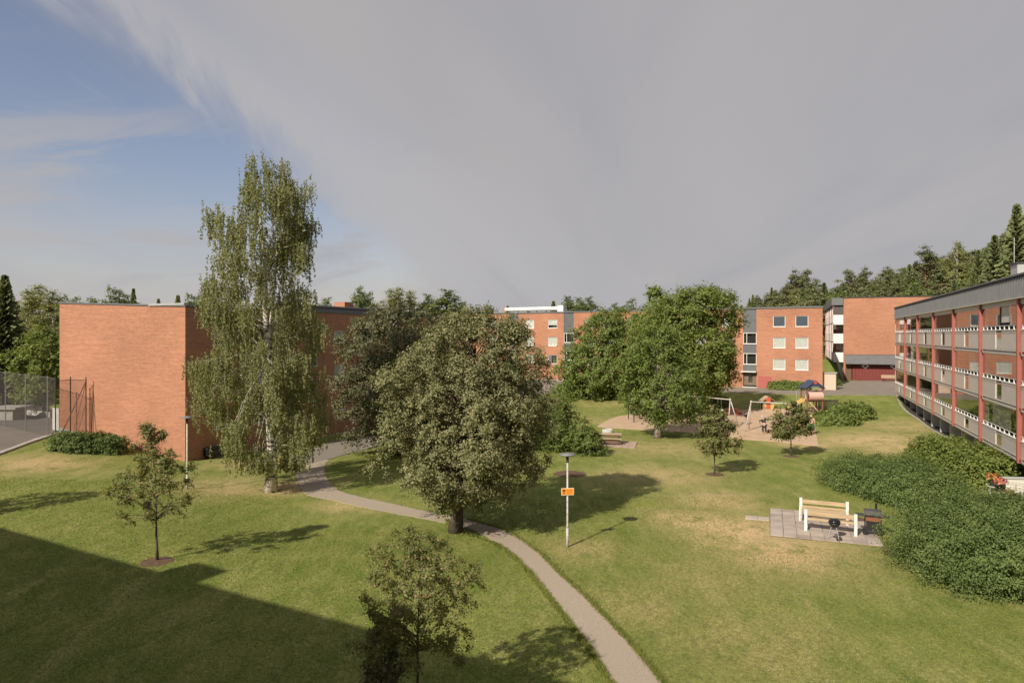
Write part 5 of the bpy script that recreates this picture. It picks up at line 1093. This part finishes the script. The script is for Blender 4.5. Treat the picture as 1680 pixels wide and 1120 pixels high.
# ---- people
def person(loc, rz, h, top, legs, hair, label, pose='stand', skirt=False, headc=None):
    t = empty('person', loc, rz, label, 'person'); s = h/1.75
    J = {'pelvis': (0, 0, .93), 'chest': (0, .02, 1.28), 'neck': (0, .02, 1.46), 'lk': (-.11, -.03, .50), 'la': (-.12, .03, .07), 'lt': (-.12, -.13, .03), 'rk': (.11, -.02, .50), 'ra': (.12, .04, .07), 'rt': (.12, -.12, .03),
         'ls': (-.20, .02, 1.40), 'le': (-.27, 0, 1.13), 'lh': (-.27, -.10, .90), 'rs': (.20, .02, 1.40), 're': (.27, 0, 1.13), 'rh': (.27, -.10, .90)}
    head = (0, -.01, 1.60)
    if pose == 'bend':
        J.update(chest=(0, -.26, 1.18), neck=(0, -.40, 1.27), ls=(-.2, -.36, 1.25), rs=(.2, -.36, 1.25), le=(-.24, -.45, .98), re=(.24, -.45, .98), lh=(-.16, -.55, .78), rh=(.16, -.55, .78), pelvis=(0, .08, .92), rk=(.12, -.05, .5), lk=(-.12, -.02, .5)); head = (0, -.52, 1.36)
    if pose == 'sit':
        J.update(pelvis=(0, 0, .50), chest=(0, .02, .84), neck=(0, .02, 1.02), lk=(-.12, -.42, .50), la=(-.12, -.44, .08), lt=(-.12, -.58, .03), rk=(.12, -.42, .50), ra=(.12, -.44, .08), rt=(.12, -.58, .03), ls=(-.2, .02, .96), rs=(.2, .02, .96), le=(-.26, -.08, .70), re=(.26, -.08, .70), lh=(-.18, -.34, .62), rh=(.18, -.34, .62)); head = (0, -.01, 1.16)
    Rr = {'pelvis': .15, 'chest': .155, 'neck': .055, 'lk': .065, 'rk': .065, 'la': .045, 'ra': .045, 'lt': .04, 'rt': .04, 'ls': .065, 'rs': .065, 'le': .045, 're': .045, 'lh': .032, 'rh': .032}
    E = [('pelvis', 'chest'), ('chest', 'neck'), ('pelvis', 'lk'), ('lk', 'la'), ('la', 'lt'), ('pelvis', 'rk'), ('rk', 'ra'), ('ra', 'rt'), ('chest', 'ls'), ('ls', 'le'), ('le', 'lh'), ('chest', 'rs'), ('rs', 're'), ('re', 'rh')]
    keys = list(J)
    V = [Vector(J[k])*s for k in keys]; ed = [(keys.index(a), keys.index(b)) for a, b in E]; V.append(Vector(head)*s); ed.append((keys.index('neck'), len(V)-1))
    def skin(name, VV, EE, RR, material, par, sub=2):
        me = bpy.data.meshes.new(name); me.from_pydata([tuple(v) for v in VV], EE, []); o = link(name, me, par)
        md = o.modifiers.new('skin', 'SKIN'); 
        for i, r in enumerate(RR): me.skin_vertices[0].data[i].radius = (r, r)
        me.skin_vertices[0].data[0].use_root = True
        sb = o.modifiers.new('sub', 'SUBSURF'); sb.levels = sub; sb.render_levels = sub; me.materials.append(material); return o
    skin('body', V, ed, [Rr[k]*s*.92 for k in keys]+[.098*s], SKINM, t)
    # clothes follow the same joints, slightly larger
    tk = ['pelvis', 'chest', 'ls', 'le', 'rs', 're', 'neck']; skin('shirt', [Vector(J[k])*s for k in tk[:6]]+[Vector(J['chest']).lerp(Vector(J['neck']), .55)*s], [(0, 1), (1, 2), (2, 3), (1, 4), (4, 5), (1, 6)], [.165*s, .168*s, .085*s, .062*s, .085*s, .062*s, .09*s], top, t)
    if skirt: 
        m = MB(); m.lathe([(.30*s, .42*s), (.26*s, .7*s), (.17*s, 1.0*s)], 14); m.build('skirt', legs, t, True)
    else:
        lk = ['pelvis', 'lk', 'la', 'rk', 'ra']; P_ = [Vector(J[k])*s for k in lk]; P_[2] = P_[1].lerp(P_[2], .85); P_[4] = P_[3].lerp(P_[4], .85); skin('trousers', P_, [(0, 1), (1, 2), (0, 3), (3, 4)], [.168*s, .082*s, .06*s, .082*s, .06*s], legs, t)
    m = MB(); m.lathe([(.085, -.05), (.108, .0), (.10, .06), (.06, .105), (.01, .118)], 14); o = m.build('hair', hair, t, True); o.location = Vector(head)*s+Vector((0, .022*s, .025*s)); o.scale = (s,)*3
    hd = Vector(head)*s
    m = MB(); m.lathe([(.012, -.03), (.018, -.01), (.008, .03)], 6); o = m.build('nose', SKINM, t, True); o.location = hd+Vector((0, -.092*s, -.005*s)); o.scale = (s,)*3
    for q in (-1, 1):
        bx('eye', BLACK, t, hd.x+q*.035*s-.009*s, hd.x+q*.035*s+.009*s, hd.y-.094*s, hd.y-.084*s, hd.z+.012*s, hd.z+.022*s)
        for side in ('l',) if q < 0 else ('r',):
            hp = Vector(J[side+'h'])*s; m = MB()
            for k in range(4): m.tube([hp+Vector(((k-1.5)*.018*s, -.01*s, -.02*s)), hp+Vector(((k-1.5)*.021*s, -.03*s, -.07*s)), hp+Vector(((k-1.5)*.021*s, -.02*s, -(.10+.01*(1.5-abs(k-1.5)))*s))], [.010*s, .009*s, .006*s], 5)
            m.tube([hp+Vector((-q*.02*s, -.02*s, 0)), hp+Vector((-q*.05*s, -.05*s, -.04*s))], [.011*s, .008*s], 5); m.build('fingers', SKINM, t)
    bx('mouth', RED2, t, hd.x-.02*s, hd.x+.02*s, hd.y-.090*s, hd.y-.082*s, hd.z-.048*s, hd.z-.042*s)
    return t
CL_DK = mat('dark_cloth', (.035, .035, .045), .9); CL_W = mat('white_cloth', (.68, .66, .68), .9); CL_G = mat('green_cloth', (.02, .10, .06), .9); CL_GR = mat('grey_cloth', (.32, .32, .36), .9); CL_P = mat('pink_cloth', (.55, .32, .27), .9)
H_BL = mat('blond_hair', (.50, .36, .20), .7); H_DK = mat('dark_hair', (.035, .025, .02), .7); H_GY = mat('grey_hair', (.45, .40, .36), .7)
person(G(1254, 712), PI, 1.72, CL_DK, CL_DK, H_GY, 'adult in dark clothes bending forward on the sand, between the swings', 'bend')
b = G(1262, 711); bk = empty('bucket', (b.x+.1, b.y+.2, b.z), 0, 'small brown sand bucket by the feet of the bending adult', 'bucket'); m = MB(); m.lathe([(.12, .03), (.16, .28), (.14, .28), (.11, .06)], 12); m.build('shell', BROWN, bk, True); m = MB(); m.tube([(-.15, 0, .28), (-.1, 0, .38), (.1, 0, .38), (.15, 0, .28)], .01, 5); m.build('handle', BROWN, bk)
person(G(1223.5, 697), .5, 1.2, CL_DK, CL_GR, H_DK, 'child in a black top and pale trousers standing on the sand')
person(G(1184, 686), -.9, 1.08, CL_W, CL_W, H_BL, 'small blond child in white at the orange red table')
person(G(1331, 713), 2.6, 1.62, CL_P, CL_G, H_BL, 'blond woman in a green skirt at the right sand edge', 'stand', True)
person(G(1320, 711), .4, 1.15, CL_P, CL_P, H_BL, 'child in pale pink sitting low beside the woman in green', 'sit')

# ---- kiosk, bench by the garage, wall box
b = Vector((*ray(1361.3, 84.5), 0)); b.z = gz(b.x, b.y)-.1
ks = empty('utility_kiosk', b, A2, 'beige utility kiosk with flat grey roof at the corner of the far block', 'kiosk'); bx('body', mat('beige_render', (.60, .45, .34), .8, 0, .05, 3), ks, -.76, .76, -.6, .6, 0, 2.15); bx('roof', CONC, ks, -.88, .88, -.72, .72, 2.15, 2.27); bx('plinth', CONC, ks, -.79, .79, -.63, .63, -.2, .10); bx('door', mat('beige_door', (.56, .43, .33), .7), ks, -.5, .5, -.615, -.6, .15, 1.95)
bp_ = RO+Vector((.925, -.381, 0))*5.75+Vector((-.381, -.925, 0))*1.6; bp_.z = gz(bp_.x, bp_.y)
gb = empty('slatted_bench', bp_, A3, 'pale slatted bench against the red garage boards', 'bench')
for k in range(3): bx('back_slat', WOODG, gb, -1.15, 1.35, .0, .03, .50+k*.13, .60+k*.13)
for k in range(3): bx('seat_slat', WOODG, gb, -1.15, 1.35, -.45+k*.14, -.33+k*.14, .42, .46)
for x in (-.9, 1.1): bx('leg', DARKM, gb, x, x+.08, -.42, .05, 0, .42)
c_ = Vector((LC[0], LC[1], 0)); ux_ = Vector((.408, .913, 0)); un_ = Vector((.913, -.408, 0))
q = c_+ux_*1.35+un_*.03; wb = empty('wall_box', (q.x, q.y, .35), A1, 'black metal box fixed low on the shaded brick wall', 'box')
bx('housing', BLACK, wb, -.05, 1.05, -.34, 0, .08, .52, bevel=.01); bx('top_lip', DARKM, wb, -.09, 1.09, -.40, 0, .52, .58); bx('front_grille', DARKM, wb, .02, .98, -.36, -.345, .14, .40); bx('bracket', BLACK, wb, .1, .16, -.3, 0, -.05, .08)

# ---- ball court fence
def fence_run(pts, h, t, first_post=True):
    M = MB()
    for (x0, y0), (x1, y1) in zip(pts, pts[1:]):
        L_ = math.hypot(x1-x0, y1-y0); n = int(L_/.11); z0, z1 = gz(x0, y0), gz(x1, y1); ux, uy = (x1-x0)/L_, (y1-y0)/L_; nv = int(h/.11); r = .0075
        for k in range(-nv, n):
            for sgn in (1, -1):                         # diagonal wires
                a0 = k*.11; a1 = a0+h; c0, c1 = max(a0, 0), min(a1, L_)
                if c1 <= c0: continue
                if sgn > 0: zz0, zz1 = c0-a0, c1-a0
                else: zz0, zz1 = h-(c0-a0), h-(c1-a0)
                A = Vector((x0+ux*c0, y0+uy*c0, z0+(z1-z0)*c0/L_+zz0)); B = Vector((x0+ux*c1, y0+uy*c1, z0+(z1-z0)*c1/L_+zz1)); s = Vector((-uy, ux, 0))*.0; w_ = Vector((0, 0, r))
                M.face([A-w_, B-w_, B+w_, A+w_])
        M.tube([(x0, y0, z0+h), (x1, y1, z1+h)], .02, 5)
    o = M.build('wire_mesh', WIREM, t); o['kind'] = 'stuff'
POSTM = mat('dull_post_metal', (.20, .19, .18), .5)
WIREM = mat('fence_wire', (.10, .09, .085), .6)
cf = empty('court_fence', (0, 0, 0), 0, 'tall wire mesh fence round the ball court at the left edge', 'fence')
FPX = [(-70, 50.5), (-30, 50), (9, 48.6), (42, 46.4), (78, 44.3), (91, 43.4)]
fp = [ray(a, b) for a, b in FPX]; fence_run(fp, 3.85, cf)
fp2 = [ray(91, 43.4), ray(115.5, 44.2), ray(141, 44.6)]; fence_run(fp2, 3.75, cf)
for i, (x, y) in enumerate(fp+fp2[1:]):
    m = MB(); z = gz(x, y); m.tube([(x, y, z-.1), (x, y, z+3.95)], .035, 7); m.build('post', POSTM if i < 5 else DARKM, cf)
x, y = fp2[2]; z = gz(x, y)
for px_, zt2 in ((97, 3.7), (117, 3.6), (124, 2.2)):
    a = ray(px_, 43.6); m = MB(); m.tube([(x, y, z+zt2), (a[0], a[1], gz(*a))], .035 if px_ == 97 else .02, 6); m.build('brace', mat('rusty_steel', (.16, .09, .07), .7), cf)
b = Vector((*ray(10, 52), 0)); b.z = gz(b.x, b.y); cu = empty('concrete_hut', b, 0, 'low pale concrete hut behind the court fence at the left edge', 'hut'); bx('body', CONC, cu, -1.0, .5, 0, 1.5, 0, .85); bx('slab_roof', CONC, cu, -1.3, .85, -.2, 1.8, .85, 1.0)
b = Vector((*ray(91.3, 46.8), 0)); b.z = gz(b.x, b.y); gt = empty('board_gate', b, A1-PI/2, 'white vertical board gate beside the gable corner', 'gate')
for k in range(5): bx('board', WHITEP, gt, -.34+k*.135, -.34+k*.135+.12, 0, .03, .05, 1.58)
bx('rail', WHITEP, gt, -.34, .33, .03, .06, .3, .4); bx('rail', WHITEP, gt, -.34, .33, .03, .06, 1.2, 1.3)
b = ray(30, 56); e_ = ray(82, 54); rf = empty('bar_fence', (b[0], b[1], gz(*b)), math.atan2(e_[1]-b[1], e_[0]-b[0]), 'low barred fence on a wall behind the ball court', 'fence')
Lf = math.hypot(e_[0]-b[0], e_[1]-b[1]); bx('base_wall', CONC, rf, 0, Lf, 0, .2, -.2, .35)
for k in range(int(Lf/.14)): bx('bar', DARKM, rf, k*.14, k*.14+.03, .08, .11, .35, 1.0)
bx('top_rail', DARKM, rf, 0, Lf, .07, .12, 1.0, 1.05)

# ---- terrace at the right edge
def tpt(px, d, z=None): x, y = ray(px, d); return Vector((x, y, gz(x, y) if z is None else z))
b = tpt(1642, 32.4); tw = empty('terrace_wall', b, math.radians(-4), 'cream low terrace wall behind the potted flowers', 'wall'); bx('wall', CREAM, tw, .1, 4, 0, .2, -.2, .95); bx('cap', CONCW, tw, .05, 4, -.04, .24, .95, 1.0)
b = tpt(1618, 31.8); rl = empty('terrace_rail', b, math.radians(-38), 'white scrolled railing at the terrace corner', 'railing')
for z in (.85, 1.1): m = MB(); m.tube([(0, 0, z), (1.9, 0, z)], .018, 6); m.build('rail', WHITEP, rl)
for k in range(14): m = MB(); m.tube([(.07+k*.135, 0, .85 if k % 4 else 0), (.14+k*.135, 0, 1.1)], .011, 4); m.build('baluster', WHITEP, rl)
def pot(px, d, z, fc, label, r=.2):
    x, y = ray(px, d); t = empty('flower_pot', (x, y, z), 0, label, 'flower pot', 'potted flowers on the terrace')
    m = MB(); m.lathe([(r*.7, 0), (r, r*1.5), (r*1.02, r*1.5), (r*.85, r*1.45)], 14); m.build('pot', mat('grey_pot', (.16, .17, .17), .6), t, True)
    n = 220; d_ = RNG.normal(size=(n, 3)); d_[:, 2] = np.abs(d_[:, 2]); d_ /= np.linalg.norm(d_, axis=1, keepdims=True)
    P = d_*r*1.4*RNG.uniform(.5, 1, (n, 1))+[0, 0, r*1.55]; link('leaves', leaf_mesh('leaves', P, d_+.3, .07, L_BRIGHT), t)
    n = 130; d_ = RNG.normal(size=(n, 3)); d_[:, 2] = np.abs(d_[:, 2])+.2; d_ /= np.linalg.norm(d_, axis=1, keepdims=True); P = d_*r*1.55*RNG.uniform(.85, 1.05, (n, 1))+[0, 0, r*1.6]
    link('blossoms', leaf_mesh('blossoms', P, d_+.1, .075, fc, .95), t)
FLO = leaf_mat('orange_blossom', (.52, .19, .06), (.62, .30, .12), .2); FLR = leaf_mat('red_blossom', (.42, .08, .07), (.55, .19, .16), .2)
pot(1629, 31.0, 1.15, FLO, 'orange flowers in a grey pot, leftmost on the terrace', .19)
pot(1641, 30.7, .95, FLR, 'pinkish red flowers in a large grey pot beside the orange ones', .22); pot(1654, 29.9, .75, FLR, 'small red flowers in a pot before the cream terrace wall', .17); pot(1673, 28.6, .55, FLR, 'red flowers at the right edge, lowest of the potted flowers', .2)
for px, d, z in ((1629, 31.0, 1.15), (1641, 30.7, .95), (1654, 29.9, .75), (1673, 28.6, .55)):
    x, y = ray(px, d); s_ = empty('plant_stand', (x, y, gz(x, y)), 0, 'slim stand under one of the potted terrace flowers', 'plant stand', 'plant stands on the terrace'); hh = z-gz(x, y); bx('stand_top', WHITEP, s_, -.16, .16, -.16, .16, hh-.03, hh)
    for a in (-.12, .12): bx('leg', WHITEP, s_, a-.015, a+.015, -.015, .015, 0, hh-.03)
